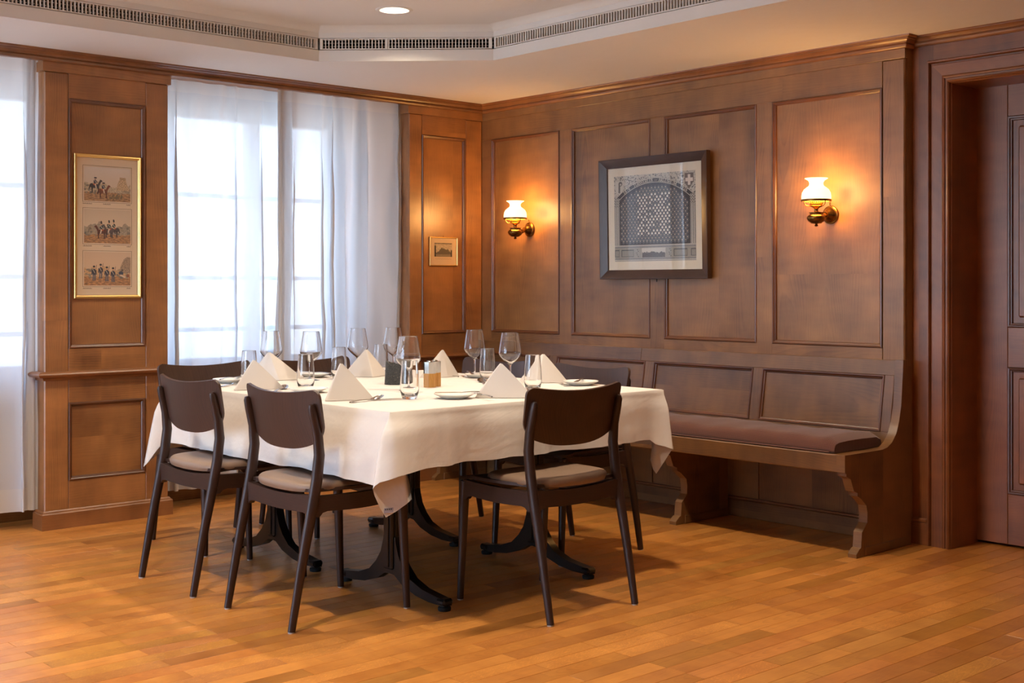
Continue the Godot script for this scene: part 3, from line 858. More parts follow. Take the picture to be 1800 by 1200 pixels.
func make_chair() -> Node3D:
	var t := thing("dining_chair", "", "chair", Vector3.ZERO, 0.0, "dark wooden dining chairs round the table")
	var ry := [0.004, 0.1, 0.2, 0.3, 0.4, 0.5, 0.59, 0.66, 0.727, 0.755, 0.766]
	var rz := [0.0, 0.018, 0.037, 0.058, 0.08, 0.1, 0.111, 0.105, 0.088, 0.081, 0.078]
	var rr := [0.0125, 0.0138, 0.0152, 0.0168, 0.018, 0.0185, 0.018, 0.0165, 0.0145, 0.0125, 0.007]
	for s in [-1, 1]:
		var pts := PackedVector3Array()
		for k in ry.size(): pts.append(Vector3(s * 0.215, ry[k], -0.245 + rz[k]))
		var b := new_mb(0.1)
		b.tube(pts, rr, 14, true, Vector2(0.95, 1.12), Vector3.BACK)
		glide(put("leg", b, M.wenge, t), Vector3(s * 0.215, 0, -0.245))
		b = new_mb(0.1)
		b.tube(PackedVector3Array([Vector3(s * 0.212, 0.004, 0.245), Vector3(s * 0.209, 0.2, 0.236), Vector3(s * 0.206, 0.4, 0.227), Vector3(s * 0.205, 0.446, 0.225)]), [0.0125, 0.0155, 0.0185, 0.019], 14, true, Vector2.ONE, Vector3.BACK)
		glide(put("leg", b, M.wenge, t), Vector3(s * 0.212, 0, 0.245))
	# aprons with a shaped lower edge
	var ap := func(a: Vector3, e: Vector3, y0: float, y1: float, dip: float, th: float) -> void:
		var L := a.distance_to(e)
		var d := (e - a) / L
		var poly := PackedVector2Array([Vector2(0, y0), Vector2(0.018, y0), Vector2(0.03, y0 + 0.012)])
		for k in 7: poly.append(Vector2(lerpf(0.05, L - 0.05, k / 6.0), y0 + 0.016 - 0.006 * sin(PI * k / 6.0)))
		poly.append_array(PackedVector2Array([Vector2(L - 0.03, y0 + 0.012), Vector2(L - 0.018, y0), Vector2(L, y0)]))
		for k in 9: poly.append(Vector2(lerpf(L, 0, k / 8.0), y1 - dip * sin(PI * k / 8.0)))
		var b := new_mb(0.1)
		b.prism(poly, th, Transform3D(Basis(d, Vector3.UP, d.cross(Vector3.UP)), a - d.cross(Vector3.UP) * th * 0.5), 0)
		put("apron", b, M.wenge, t)
	ap.call(Vector3(-0.215, 0, -0.158), Vector3(0.215, 0, -0.158), 0.376, 0.456, 0.012, 0.024)
	ap.call(Vector3(-0.206, 0, 0.226), Vector3(0.206, 0, 0.226), 0.385, 0.446, 0.006, 0.022)
	for s in [-1, 1]: ap.call(Vector3(s * 0.213, 0, -0.155), Vector3(s * 0.207, 0, 0.222), 0.38, 0.452, 0.006, 0.022)
	# seat board, slightly dished
	var top := []
	for i in 13:
		var row := PackedVector3Array()
		var w := i / 12.0
		for j in 15:
			var s := j / 7.0 - 1.0
			var hw := lerpf(0.196, 0.226, smoothstep(0.0, 0.5, w))
			var z := lerpf(-0.152, 0.247, w)
			var cz := 0.0
			if w > 0.85: cz = -0.018 * pow(absf(s), 6)
			row.append(Vector3(s * hw, 0.461 - 0.005 * (1.0 - s * s) - 0.012 * smoothstep(0.8, 1.0, w) * (1.0 - 0.3 * absf(s)), z + cz))
		top.append(row)
	var sb := new_mb(0.1)
	sb.slab(top, 0.011)
	put("seat_board", sb, M.wenge, t)
	# upholstered pad
	var pb := MB.new()
	var rings := []
	for r in [[1.0, 0.0], [1.015, 0.008], [1.02, 0.015], [1.005, 0.023], [0.97, 0.029], [0.9, 0.033], [0.75, 0.035], [0.5, 0.035], [0.2, 0.034], [0.02, 0.034]]:
		var row := PackedVector3Array()
		for j in 48:
			var a := TAU * j / 48.0
			var cx := signf(cos(a)) * pow(absf(cos(a)), 0.45) * 0.207
			var sz := signf(sin(a)) * pow(absf(sin(a)), 0.5)
			var q := cx / 0.207
			var z := sz * 0.162 - 0.014
			if sz < 0.0: z -= sz * 0.016 * q * q * absf(sz)
			else: z -= 0.012 * q * q * sz
			cx *= 1.0 + 0.02 * z / 0.15
			var p: Vector2 = Vector2(cx, z) * float(r[0])
			var s := p.x / 0.215
			row.append(Vector3(p.x, 0.4545 + r[1] + 0.006 * s * s, p.y + 0.005))
		rings.append(row)
	pb.grid(rings, true, true, 1, 1)
	put("seat_pad", pb, M.pad, t)
	# moulded plywood back
	var rows := []
	for i in 15:
		var row := PackedVector3Array()
		var w := i / 14.0
		for j in 29:
			var s := -cos(PI * j / 28.0)
			var x := s * 0.238
			var ax := absf(s)
			var y1 := 0.799 + 0.022 * ax * ax
			var y0 := 0.6 + 0.052 * pow(ax, 2.6)
			var r1 := 0.032; var r0 := 0.05
			var e := 0.238 - absf(x)
			if e < r1: y1 -= r1 - sqrt(maxf(0.0, r1 * r1 - (r1 - e) * (r1 - e)))
			if e < r0: y0 += (r0 - sqrt(maxf(0.0, r0 * r0 - (r0 - e) * (r0 - e)))) * 0.9
			var y := lerpf(y0, y1, w)
			var zp := -0.245 + lerpf(0.111, 0.078, clampf((y - 0.59) / 0.177, 0.0, 1.3))
			row.append(Vector3(x * (1.0 - 0.02 * (1.0 - w)), y, zp + 0.0235 + 0.036 * (s * s - 0.81)))
		rows.append(row)
	var bb := new_mb(0.1)
	var flipd := []
	for row in rows:
		var rev: PackedVector3Array = row.duplicate()
		flipd.append(rev)
	bb.slab(flipd, 0.011)
	put("backrest", bb, M.plywood, t)
	for s in [-1, 1]:
		var pg := new_mb(0.0)
		pg.tube(PackedVector3Array([Vector3(s * 0.215, 0.69, -0.15), Vector3(s * 0.215, 0.69, -0.13)]), [0.006, 0.006], 8)
		put("fixing", pg, M.wenge, t)
	return t

func build_chairs() -> void:
	var c := make_chair()
	c.position = Vector3(-2.61, 0, 1.46); c.rotation.y = PI / 2
	c.set_meta("label", "dark wooden chair at the left table side, nearer the wide pilaster, tucked under the cloth")
	dup(c, Vector3(-2.595, 0, 2.123), PI / 2, "dark wooden chair at the left table side, nearest the camera, back towards us")
	dup(c, Vector3(-1.915, 0, 2.615), PI, "dark wooden chair with its back to us, right of the hanging cloth corner")
	dup(c, Vector3(-1.215, 0, 2.014), -PI / 2, "dark wooden chair facing us on the bench side, its back catching blue window light")
	dup(c, Vector3(-1.22, 0, 1.365), -PI / 2, "dark wooden chair on the bench side, nearest the room corner, seen behind wine glasses")
	dup(c, Vector3(-2.262, 0, 0.815), 0.0, "dark wooden chair on the window side, just right of the wide pilaster")
	dup(c, Vector3(-1.69, 0, 0.815), 0.0, "dark wooden chair on the window side, in front of the middle of the window")

func make_table() -> Node3D:
	var t := thing("dining_table", "", "table", Vector3.ZERO, 0.0, "tables pushed together under the cloth")
	var tb := new_mb(0.05); tb.box(Vector3(-0.69, 0.708, -0.4), Vector3(0.69, 0.7425, 0.4), 0, 0.004)
	put("tabletop", tb, M.wenge, t)
	for s in [-1, 1]:
		var cx: float = s * 0.37
		var b := new_mb(0.05)
		# fluted square column
		b.box(Vector3(cx - 0.028, 0.1, -0.028), Vector3(cx + 0.028, 0.69, 0.028), 1, 0.006)
		for q in [-0.029, 0.029]:
			b.box(Vector3(cx - 0.012, 0.11, q - 0.004), Vector3(cx + 0.012, 0.68, q + 0.004), 1, 0.002)
			b.box(Vector3(cx + q - 0.004, 0.11, -0.012), Vector3(cx + q + 0.004, 0.68, 0.012), 1, 0.002)
		put("column", b, M.iron, t)
		b = new_mb(0.05); b.box(Vector3(cx - 0.06, 0.69, -0.26), Vector3(cx + 0.06, 0.708, 0.26), 2, 0.002)
		put("top_plate", b, M.iron, t)
		for e in [-1, 1]:
			var poly := PackedVector2Array([Vector2(0.0, 0.085), Vector2(0.03, 0.082), Vector2(0.08, 0.053), Vector2(0.16, 0.029), Vector2(0.24, 0.019), Vector2(0.33, 0.019), Vector2(0.33, 0.042), Vector2(0.285, 0.047), Vector2(0.2, 0.058), Vector2(0.13, 0.082), Vector2(0.085, 0.12), Vector2(0.055, 0.16), Vector2(0.038, 0.21), Vector2(0.036, 0.225), Vector2(0.0, 0.225)])
			b = new_mb(0.05)
			b.prism(poly, 0.036, Transform3D(Basis(Vector3(0, 0, e), Vector3.UP, Vector3(1, 0, 0)), Vector3(cx - 0.018, 0, 0)), 1)
			b.box(Vector3(cx - 0.024, 0.02, minf(e * 0.285, e * 0.335)), Vector3(cx + 0.024, 0.045, maxf(e * 0.285, e * 0.335)), 0, 0.008)
			var ft := put("foot", b, M.iron, t)
			b = MB.new()
			b.lathe(PackedVector2Array([Vector2(0, 0), Vector2(0.023, 0), Vector2(0.0245, 0.008), Vector2(0.0235, 0.013), Vector2(0.014, 0.014), Vector2(0.014, 0.022)]), Vector3(cx, 0, e * 0.31), 16)
			put("levelling_pad", b, M.black, ft)
	return t

func build_table() -> void:
	var t := make_table()
	t.position = Vector3(-1.9, 0, 2.143)
	t.set_meta("label", "black-footed table nearest the camera, half of the pair hidden under the white cloth")
	dup(t, Vector3(-1.9, 0, 1.30), 0.0, "black-footed table on the window side, half of the pair hidden under the white cloth")
	# ---- cloth: rays from the table edge down to the hem, all round
	var y := 0.7455
	var xa := -2.595; var xb := -1.205; var za := 0.955; var zb := 2.565
	var rays := [] # [edge point, hem point, bulge]
	var n := noise(71, 1.0, 2)
	var hem := func(p: Vector3, out: Vector3, drop: float, s: float) -> Vector3:
		var cr := 0.0
		for q in [-2.36, -1.9, -1.44]:
			if out.z > 0.5: cr += 0.012 * exp(-pow((p.x - q) / 0.028, 2))
		for q in [2.36, 1.93, 1.3]:
			if out.x < -0.5: cr += 0.008 * exp(-pow((p.z - q) / 0.02, 2))
		p += out * cr
		var w := 0.012 * sin(s * 9.0 + 2.0 * n.get_noise_2d(s * 2.0, 3.0)) + 0.012 * n.get_noise_2d(s * 6.0, 1.0)
		return p + out * (0.03 + w) + Vector3(0, -drop - 0.006 * n.get_noise_2d(s * 3.0, 8.0), 0)
	for k in 56: # left side
		var z := lerpf(za + 0.03, zb - 0.12, k / 55.0)
		var p := Vector3(xa, y, z)
		rays.append([p, hem.call(p, Vector3.LEFT, 0.243, z)])
	var V := Vector3(xa, y, zb)
	rays.append([V + Vector3(0, 0, -0.06), Vector3(-2.625, 0.494, 2.545)])
	rays.append([V + Vector3(0, 0, -0.02), Vector3(-2.595, 0.475, 2.6)])
	for h in [Vector3(-2.553, 0.456, 2.632), Vector3(-2.575, 0.442, 2.628), Vector3(-2.61, 0.421, 2.618), Vector3(-2.643, 0.403, 2.606), Vector3(-2.665, 0.437, 2.602), Vector3(-2.684, 0.478, 2.597), Vector3(-2.689, 0.5, 2.594), Vector3(-2.688, 0.51, 2.602), Vector3(-2.678, 0.523, 2.617)]:
		rays.append([V, h])
	for e in [[0.005, Vector3(-2.655, 0.534, 2.645)], [0.02, Vector3(-2.63, 0.543, 2.658)], [0.05, Vector3(-2.585, 0.548, 2.658)], [0.09, Vector3(-2.53, 0.551, 2.64)], [0.13, Vector3(-2.478, 0.55, 2.612)]]:
		rays.append([V + Vector3(e[0], 0, 0), e[1]])
	for k in 56: # near side
		var x := lerpf(xa + 0.18, xb - 0.1, k / 55.0)
		var p := Vector3(x, y, zb)
		rays.append([p, hem.call(p, Vector3.BACK, 0.196, x * 1.3 + 5.0)])
	var V2 := Vector3(xb, y, zb)
	for e in [[-0.06, Vector3(-1.275, 0.528, 2.585)], [-0.02, Vector3(-1.245, 0.518, 2.61)]]:
		rays.append([V2 + Vector3(e[0], 0, 0), e[1]])
	for h in [Vector3(-1.222, 0.508, 2.628), Vector3(-1.212, 0.505, 2.625), Vector3(-1.21, 0.5, 2.612), Vector3(-1.225, 0.45, 2.585), Vector3(-1.242, 0.402, 2.56), Vector3(-1.246, 0.42, 2.545), Vector3(-1.238, 0.455, 2.525), Vector3(-1.22, 0.47, 2.52), Vector3(-1.185, 0.49, 2.515)]:
		rays.append([V2, h])
	for k in 20: # bench side
		var z := lerpf(zb - 0.1, za + 0.1, k / 19.0)
		var p := Vector3(xb, y, z)
		rays.append([p, hem.call(p, Vector3.RIGHT, 0.24, z + 20.0)])
	var V4 := Vector3(xb, y, za)
	for h in [Vector3(-1.15, 0.49, 0.98), Vector3(-1.1, 0.4, 0.86), Vector3(-1.2, 0.49, 0.9)]: rays.append([V4, h])
	for k in 20: # window side
		var x := lerpf(xb - 0.1, xa + 0.1, k / 19.0)
		var p := Vector3(x, y, za)
		rays.append([p, hem.call(p, Vector3.FORWARD, 0.245, x + 40.0)])
	var V3 := Vector3(xa, y, za)
	for e in [[0.06, Vector3(-2.50, 0.464, 0.90)], [0.02, Vector3(-2.567, 0.462, 0.91)], [0.0, Vector3(-2.613, 0.452, 0.925)], [0.0, Vector3(-2.67, 0.42, 0.94)], [0.0, Vector3(-2.705, 0.399, 0.95)], [0.0, Vector3(-2.692, 0.42, 0.965)], [0.0, Vector3(-2.66, 0.47, 0.985)]]:
		rays.append([V3 + Vector3(e[0], 0, 0), e[1]])
	var rows := []
	var mid := Vector3((xa + xb) / 2, y, (za + zb) / 2)
	var T := 12
	for k in T + 2:
		var row := PackedVector3Array()
		for r in rays:
			var p: Vector3 = r[0]; var h: Vector3 = r[1]
			if k == 0:
				row.append(p + (mid - p) * Vector3(0.006, 0, 0.006))
			else:
				var f := (k - 1.0) / T
				var d := h - p
				var flat := Vector3(d.x, 0, d.z)
				# leaves the edge in a small curve, then hangs
				var q := p + flat * (f * 0.65 + 0.35 * smoothstep(0.0, 0.35, f)) + Vector3(0, d.y * f, 0)
				if k == 1: q = p + flat.normalized() * 0.003 + Vector3(0, -0.0015, 0)
				q += flat.normalized() * 0.004 * n.get_noise_3d(q.x * 5.0, q.y * 5.0, q.z * 5.0) * f
				row.append(q)
		rows.append(row)
	var cl := thing("tablecloth", "white cloth draped over the two joined tables, corners hanging in folds", "tablecloth")
	var b := MB.new()
	b.grid(rows, true, false)
	var base := b.v.size()
	var tops := []
	for i in 25:
		var row := PackedVector3Array()
		for j in 25:
			var x := lerpf(xa + 0.004, xb - 0.004, j / 24.0); var z := lerpf(za + 0.004, zb - 0.004, i / 24.0)
			row.append(Vector3(x, y + 0.0003, z))
		tops.append(row)
	b.grid(tops, false, true)
	put("drape", b, M.cloth, cl)
	# stitched hem
	var hr := [PackedVector3Array(), PackedVector3Array()]
	for i in rays.size():
		var h0: Vector3 = rows[T + 1][i]; var h1: Vector3 = rows[T][i]
		var outn: Vector3 = rays[i][1] - mid; outn.y = 0; outn = outn.normalized() * 0.0012
		hr[0].append(h0 + outn); hr[1].append(h0 + (h1 - h0).normalized() * 0.014 + outn)
	b = MB.new(); b.grid(hr, true, false)
	put("hem", b, M.cloth, cl)
	# laundry tag near the hanging corner
	var h2: Vector3 = rows[T + 1][61]
	var h3: Vector3 = rows[T + 1][62]
	var hs: Vector3 = rows[T + 1][60]
	b = MB.new()
	var upv := (V - h2).normalized()
	var toc := Vector3(-0.67, 0, 0.743) * 0.003
	var e0 := hs.lerp(h2, 0.3); var e1 := h2.lerp(h3, 0.35)
	b.quad(e1 + upv * 0.003 + toc, e1 + upv * 0.019 + toc, e0 + upv * 0.019 + toc, e0 + upv * 0.003 + toc, Vector2.ZERO, Vector2.ZERO, Vector2.ZERO, Vector2.ZERO)
	var tg := put("tag", b, M.label, cl)
	b = MB.new()
	for k in 4:
		var a := e1.lerp(e0, 0.12 + k * 0.2); var d := e1.lerp(e0, 0.24 + k * 0.2)
		b.quad(a + upv * 0.012 + toc * 1.2, a + upv * 0.017 + toc * 1.2, d + upv * 0.017 + toc * 1.2, d + upv * 0.012 + toc * 1.2, Vector2.ZERO, Vector2.ZERO, Vector2.ZERO, Vector2.ZERO)
	put("tag_print", b, M.print, tg)

# ---------------------------------------------------------------- tableware
const TY := 0.7462

func make_wine() -> Node3D:
	var t := thing("wine_glass", "", "glass", Vector3.ZERO, 0.0, "empty wine glasses on the table")
	var b := MB.new()
	b.lathe(PackedVector2Array([Vector2(0.0005, 0.0), Vector2(0.03, 0.0), Vector2(0.0385, 0.0005), Vector2(0.039, 0.0015), Vector2(0.03, 0.0035), Vector2(0.012, 0.007), Vector2(0.006, 0.013), Vector2(0.004, 0.025), Vector2(0.0038, 0.05), Vector2(0.0042, 0.072), Vector2(0.0065, 0.08), Vector2(0.014, 0.087), Vector2(0.03, 0.1), Vector2(0.044, 0.115), Vector2(0.0498, 0.125), Vector2(0.0505, 0.131), Vector2(0.0495, 0.14), Vector2(0.0455, 0.168), Vector2(0.041, 0.195), Vector2(0.037, 0.2195), Vector2(0.0365, 0.2205), Vector2(0.0359, 0.2195), Vector2(0.0399, 0.195), Vector2(0.0443, 0.168), Vector2(0.0482, 0.14), Vector2(0.0491, 0.131), Vector2(0.0483, 0.126), Vector2(0.0425, 0.116), Vector2(0.029, 0.1025), Vector2(0.013, 0.0905), Vector2(0.005, 0.087), Vector2(0.0003, 0.0862)]), Vector3.ZERO, 40, Basis.IDENTITY, 1.3)
	put("glass_body", b, M.glass, t)
	return t

func make_water() -> Node3D:
	var t := thing("water_glass", "", "glass", Vector3.ZERO, 0.0, "empty water tumblers on the table")
	var b := MB.new()
	b.lathe(PackedVector2Array([Vector2(0.0005, 0.0008), Vector2(0.02, 0.0008), Vector2(0.0255, 0.0), Vector2(0.0275, 0.002), Vector2(0.034, 0.024), Vector2(0.0362, 0.036), Vector2(0.0362, 0.045), Vector2(0.0345, 0.085), Vector2(0.0315, 0.12), Vector2(0.0295, 0.1445), Vector2(0.0289, 0.1455), Vector2(0.0283, 0.1445), Vector2(0.0302, 0.12), Vector2(0.0332, 0.085), Vector2(0.0347, 0.045), Vector2(0.0345, 0.037), Vector2(0.031, 0.024), Vector2(0.022, 0.015), Vector2(0.01, 0.0115), Vector2(0.0003, 0.011)]), Vector3.ZERO, 40, Basis.IDENTITY, 1.3)
	put("glass_body", b, M.glass, t)
	return t

func make_plate() -> Node3D:
	var t := thing("side_plate", "", "plate", Vector3.ZERO, 0.0, "white side plates")
	var b := MB.new()
	b.lathe(PackedVector2Array([Vector2(0.0005, 0.002), Vector2(0.04, 0.0015), Vector2(0.043, 0.0), Vector2(0.046, 0.0015), Vector2(0.06, 0.008), Vector2(0.0775, 0.0165), Vector2(0.0785, 0.018), Vector2(0.0775, 0.0188), Vector2(0.06, 0.0115), Vector2(0.046, 0.006), Vector2(0.04, 0.005), Vector2(0.0005, 0.005)]), Vector3.ZERO, 48, Basis.IDENTITY, 1.2)
	put("plate_body", b, M.china, t)
	return t

# cutlery lies along local +z from the handle end at the origin
func make_cutlery(kind: String) -> Node3D:
	var L: float = {"knife": 0.215, "fork": 0.195, "spoon": 0.19}[kind]
	var t := thing(kind, "", "cutlery", Vector3.ZERO, 0.0, "steel " + kind + "s on the table")
	var b := MB.new()
	var rows := []
	var hl := L * 0.56
	for i in 13:
		var z := hl * i / 12.0
		var w := lerpf(0.0085, 0.0033, smoothstep(0.0, 1.0, i / 12.0))
		if i == 0: w = 0.004
		var y := 0.003 + 0.006 * sin(PI * i / 12.0) * 0.6
		var row := PackedVector3Array()
		for j in 10:
			var a := TAU * j / 10
			row.append(Vector3(cos(a) * w, y + sin(a) * 0.0018, z))
		rows.append(row)
	b.grid(rows, true, true)
	put("handle", b, M.steel, t)
	b = MB.new()
	var top := []
	if kind == "knife":
		for i in 14:
			var u := i / 13.0
			var z := lerpf(hl - 0.004, L, u)
			var row := PackedVector3Array()
			var x0 := -0.0035 - 0.004 * smoothstep(0.0, 0.2, u)
			var x1 := lerpf(0.004, 0.0095, smoothstep(0.0, 0.3, u)) if u < 0.7 else lerpf(0.0095, -0.006, pow((u - 0.7) / 0.3, 2))
			for j in 3: row.append(Vector3(lerpf(x0, x1, j / 2.0), 0.003 + 0.0006 * (1 - j * 0.5), z))
			top.append(row)
		b.slab(top, 0.0016)
		put("blade", b, M.steel, t)
	elif kind == "spoon":
		for i in 15:
			var u := i / 14.0
			var z := lerpf(hl - 0.004, L, u)
			var row := PackedVector3Array()
			var w := 0.003 if u < 0.2 else 0.003 + 0.0165 * pow(sin(PI * clampf((u - 0.2) / 0.8, 0.0, 1.0) * 0.92 + 0.08 * PI * 0.5), 0.75)
			if u >= 1.0: w = 0.006
			for j in 9:
				var s := j / 4.0 - 1.0
				var dish := 0.0 if u < 0.2 else 0.0075 * sin(PI * (u - 0.2) / 0.8)
				row.append(Vector3(s * w, 0.0105 * smoothstep(0.4, 1.0, u) + 0.004 - dish * (1.0 - s * s) * 0.9 + 0.001, z))
			top.append(row)
		b.slab(top, 0.001)
		put("bowl", b, M.steel, t)
	else:
		for i in 9:
			var u := i / 8.0
			var z := lerpf(hl - 0.004, L * 0.76, u)
			var row := PackedVector3Array()
			var w := lerpf(0.003, 0.0115, smoothstep(0.3, 1.0, u))
			for j in 5: row.append(Vector3((j / 2.0 - 1.0) * w, 0.0045 + 0.003 * sin(PI * u), z))
			top.append(row)
		b.slab(top, 0.0014)
		var nk := put("neck", b, M.steel, t)
		for q in 4:
			b = MB.new()
			var x := -0.0098 + q * 0.00655
			b.tube(PackedVector3Array([Vector3(x, 0.0045, L * 0.755), Vector3(x, 0.0055, L * 0.85), Vector3(x, 0.0085, L * 0.95), Vector3(x, 0.0105, L)]), [0.0013, 0.0013, 0.0012, 0.0006], 6)
			put("tine", b, M.steel, nk)
	return t

func lay(o: Node3D, a: Vector2, e: Vector2, lift := 0.0, tilt := 0.0) -> void:
	o.position = Vector3(a.x, TY + lift, a.y)
	o.rotation = Vector3(-tilt, atan2(e.x - a.x, e.y - a.y), 0)

# a stiff napkin folded into a standing tent: ridge foot F, side feet R and L, peak height h
func napkin(F: Vector2, R: Vector2, L: Vector2, h: float, label: String, shift := 0.0) -> void:
	var c := (F + R + L) / 3.0
	var t := thing("folded_napkin", label, "napkin", Vector3(c.x, TY, c.y), 0.0, "white napkins folded into pyramids")
	var m := (R + L) * 0.5
	var A2 := F.lerp(m, 0.34) + Vector2(0.743, 0.669) * shift
	var to3 := func(p: Vector2, y: float) -> Vector3: return Vector3(p.x - c.x, y, p.y - c.y)
	var A: Vector3 = to3.call(A2, h)
	# each level: side edge, rounded ridge, side edge, pinching in to the peak
	var rows := []
	for i in 15:
		var f := i / 14.0
		var row := PackedVector3Array()
		var k := 1.0 - f * 0.975
		var Fl := A2.lerp(F, k); var Rl := A2.lerp(R, k * 0.98); var Ll := A2.lerp(L, k * 0.98)
		var y := h * (1.0 - pow(1.0 - f, 1.06)) + 0.001
		for j in 7: # from L towards the ridge
			var u := j / 7.0
			var bow := 0.007 * sin(PI * u) * k
			var q := Ll.lerp(Fl, u * 0.94)
			row.append(to3.call(q + (q - m).normalized() * bow, y))
		for j in 5:
			var u := j / 4.0
			var q := Ll.lerp(Fl, 0.94).lerp(Rl.lerp(Fl, 0.94), u)
			q = q.lerp(Fl, 0.6 * sin(PI * u))
			row.append(to3.call(q, y))
		for j in range(1, 8):
			var u := 1.0 - j / 7.0
			var bow := 0.007 * sin(PI * u) * k
			var q := Rl.lerp(Fl, u * 0.94)
			row.append(to3.call(q + (q - m).normalized() * bow, y))
		rows.append(row)
	# make the normals face outwards whichever way round the feet run
	var cross := (R - F).cross(L - F)
	if cross < 0:
		for r in rows.size():
			var rv: PackedVector3Array = rows[r]; rv.reverse(); rows[r] = rv
	var b := MB.new()
	b.slab(rows, 0.0035)
	put("outer_fold", b, M.napkin, t)
	# inner layers seen at the open back
	b = MB.new()
	var inner := []
	for i in 9:
		var f := i / 8.0
		var k := (1.0 - f * 0.97) * 0.82
		var y := h * 0.9 * f + 0.001
		var row := PackedVector3Array()
		for j in 9:
			var u := j / 8.0
			var q := A2.lerp(L, k * 0.95).lerp(A2.lerp(R, k * 0.95), u)
			q = q.lerp(A2.lerp(F, k), 0.35 * sin(PI * u))
			row.append(to3.call(q, y))
		inner.append(row)
	if cross < 0:
		for r in inner.size():
			var rv: PackedVector3Array = inner[r]; rv.reverse(); inner[r] = rv
	b.slab(inner, 0.002)
	put("inner_fold", b, M.napkin, t)

func build_tableware() -> void:
	var w := make_wine()
	var wp := [[-2.11, 1.0, "leftmost wine glass, its stem in front of the second napkin"],
		[-2.014, 1.182, "wine glass second from the left, standing behind a tumbler, its bowl before the window"],
		[-1.618, 0.98, "wine glass third from the left, before the napkin left of the dark stone vase"],
		[-1.415, 0.996, "wine glass farthest back, rising behind the dark stone vase"],
		[-2.017, 1.907, "wine glass nearest the camera, standing just behind the foremost tumbler"],
		[-1.208 - 0.09, 1.457 + 0.02, "wine glass in front of the room corner, left of the other right-hand one"],
		[-1.44, 1.885, "wine glass farthest right, rising above the triangular napkin"]]
	for k in wp.size():
		var at := Vector3(wp[k][0], TY, wp[k][1])
		if k == 0: w.position = at; w.set_meta("label", wp[k][2])
		else: dup(w, at, 0.4 * k, wp[k][2])
	var g := make_water()
	var gp := [[-2.334, 1.189, "tumbler at far left of the table, half hidden by the leftmost napkin"],
		[-2.307, 1.595, "tumbler just above the nearest left chair's backrest"],
		[-1.871, 1.193, "tumbler in front of the window-side chair, left of the third wine glass"],
		[-1.56, 1.09, "tumbler behind the dark stone vase, mostly hidden"],
		[-2.25, 2.22, "foremost tumbler at the near table corner, in front of a wine glass"],
		[-1.448, 1.743, "tumbler behind the right-hand wine glass, before the corner chair"],
		[-1.644, 2.25, "tumbler at right, just above the front chair's backrest corner"]]
	for k in gp.size():
		var at := Vector3(gp[k][0], TY, gp[k][1])
		if k == 0: g.position = at; g.set_meta("label", gp[k][2])
		else: dup(g, at, 0.3 * k, gp[k][2])
	var pl := make_plate()
	var pp := [[-2.106, 2.31, "white side plate at the near table edge with knife and fork on it"],
		[-2.375, 1.72, "white side plate partly hidden by the nearest left chair's back"],
		[-2.35, 1.06, "white side plate at the left, behind the corner of the left chair"],
		[-1.9, 1.02, "white side plate before the middle window chair, right of the second napkin"],
		[-1.33, 1.56, "white side plate to the right of the salt and pepper mills, at the bench side"],
		[-1.30, 2.18, "white side plate at right, seen over the front chair's backrest"]]
	for k in pp.size():
		var at := Vector3(pp[k][0], TY, pp[k][1])
		if k == 0: pl.position = at; pl.set_meta("label", pp[k][2])
		else: dup(pl, at, 0.3 * k, pp[k][2])
	# cutlery: kind, handle end, tip, lift, tilt, label
	var proto := {}
	var cl := [["knife", Vector2(-2.49, 2.185), Vector2(-2.28, 2.21), 0.0, 0.0, "steel knife beside the near left napkin, pointing towards the foremost tumbler"],
		["spoon", Vector2(-2.51, 2.205), Vector2(-2.25, 2.135), 0.0, 0.0, "steel spoon with shiny bowl in front of the near left napkin"],
		["fork", Vector2(-2.075, 2.49), Vector2(-2.0, 2.285), 0.013, -0.02, "steel fork resting its tines on the near side plate"],
		["knife", Vector2(-1.985, 2.385), Vector2(-2.125, 2.275), 0.017, 0.0, "steel butter knife lying across the near side plate"],
		["spoon", Vector2(-2.47, 1.62), Vector2(-2.24, 1.39), 0.0, 0.0, "steel spoon above the nearest left chair's backrest, left of a tumbler"],
		["knife", Vector2(-2.43, 1.11), Vector2(-2.29, 1.02), 0.018, 0.0, "steel knife on the left side plate behind the left chair"],
		["fork", Vector2(-2.5, 1.25), Vector2(-2.36, 1.145), 0.0, 0.0, "steel fork beside the left side plate"],
		["knife", Vector2(-1.86, 1.12), Vector2(-1.93, 0.97), 0.018, 0.0, "steel knife on the plate before the middle window chair"],
		["fork", Vector2(-1.80, 1.16), Vector2(-1.84, 0.98), 0.0, 0.0, "steel fork right of the plate before the middle window chair"],
		["spoon", Vector2(-2.03, 1.10), Vector2(-1.985, 0.93), 0.0, 0.0, "steel spoon behind the second tumbler, by the second napkin"],
		["knife", Vector2(-1.30, 1.43), Vector2(-1.4, 1.58), 0.018, 0.0, "steel knife on the plate right of the mills"],
		["fork", Vector2(-1.41, 1.37), Vector2(-1.39, 1.54), 0.0, 0.0, "steel fork in front of the plate right of the mills"],
		["spoon", Vector2(-1.60, 1.90), Vector2(-1.50, 1.76), 0.0, 0.0, "steel spoon at the foot of the right-hand tumbler, behind the triangular napkin"],
		["knife", Vector2(-1.22, 2.12), Vector2(-1.36, 2.22), 0.018, 0.0, "steel knife on the right-hand side plate"],
		["fork", Vector2(-1.31, 2.06), Vector2(-1.40, 2.2), 0.0, 0.0, "steel fork between the rightmost napkin and the right-hand plate"]]
	for e in cl:
		var o: Node3D
		if proto.has(e[0]): o = dup(proto[e[0]], Vector3.ZERO, 0.0, e[5])
		else:
			o = make_cutlery(e[0]); proto[e[0]] = o; o.set_meta("label", e[5])
		lay(o, e[1], e[2], e[3], e[4])
	napkin(Vector2(-2.551, 1.44), Vector2(-2.352, 1.508), Vector2(-2.40, 1.34), 0.119, "leftmost folded napkin, standing before the far left tumbler", 0.033)
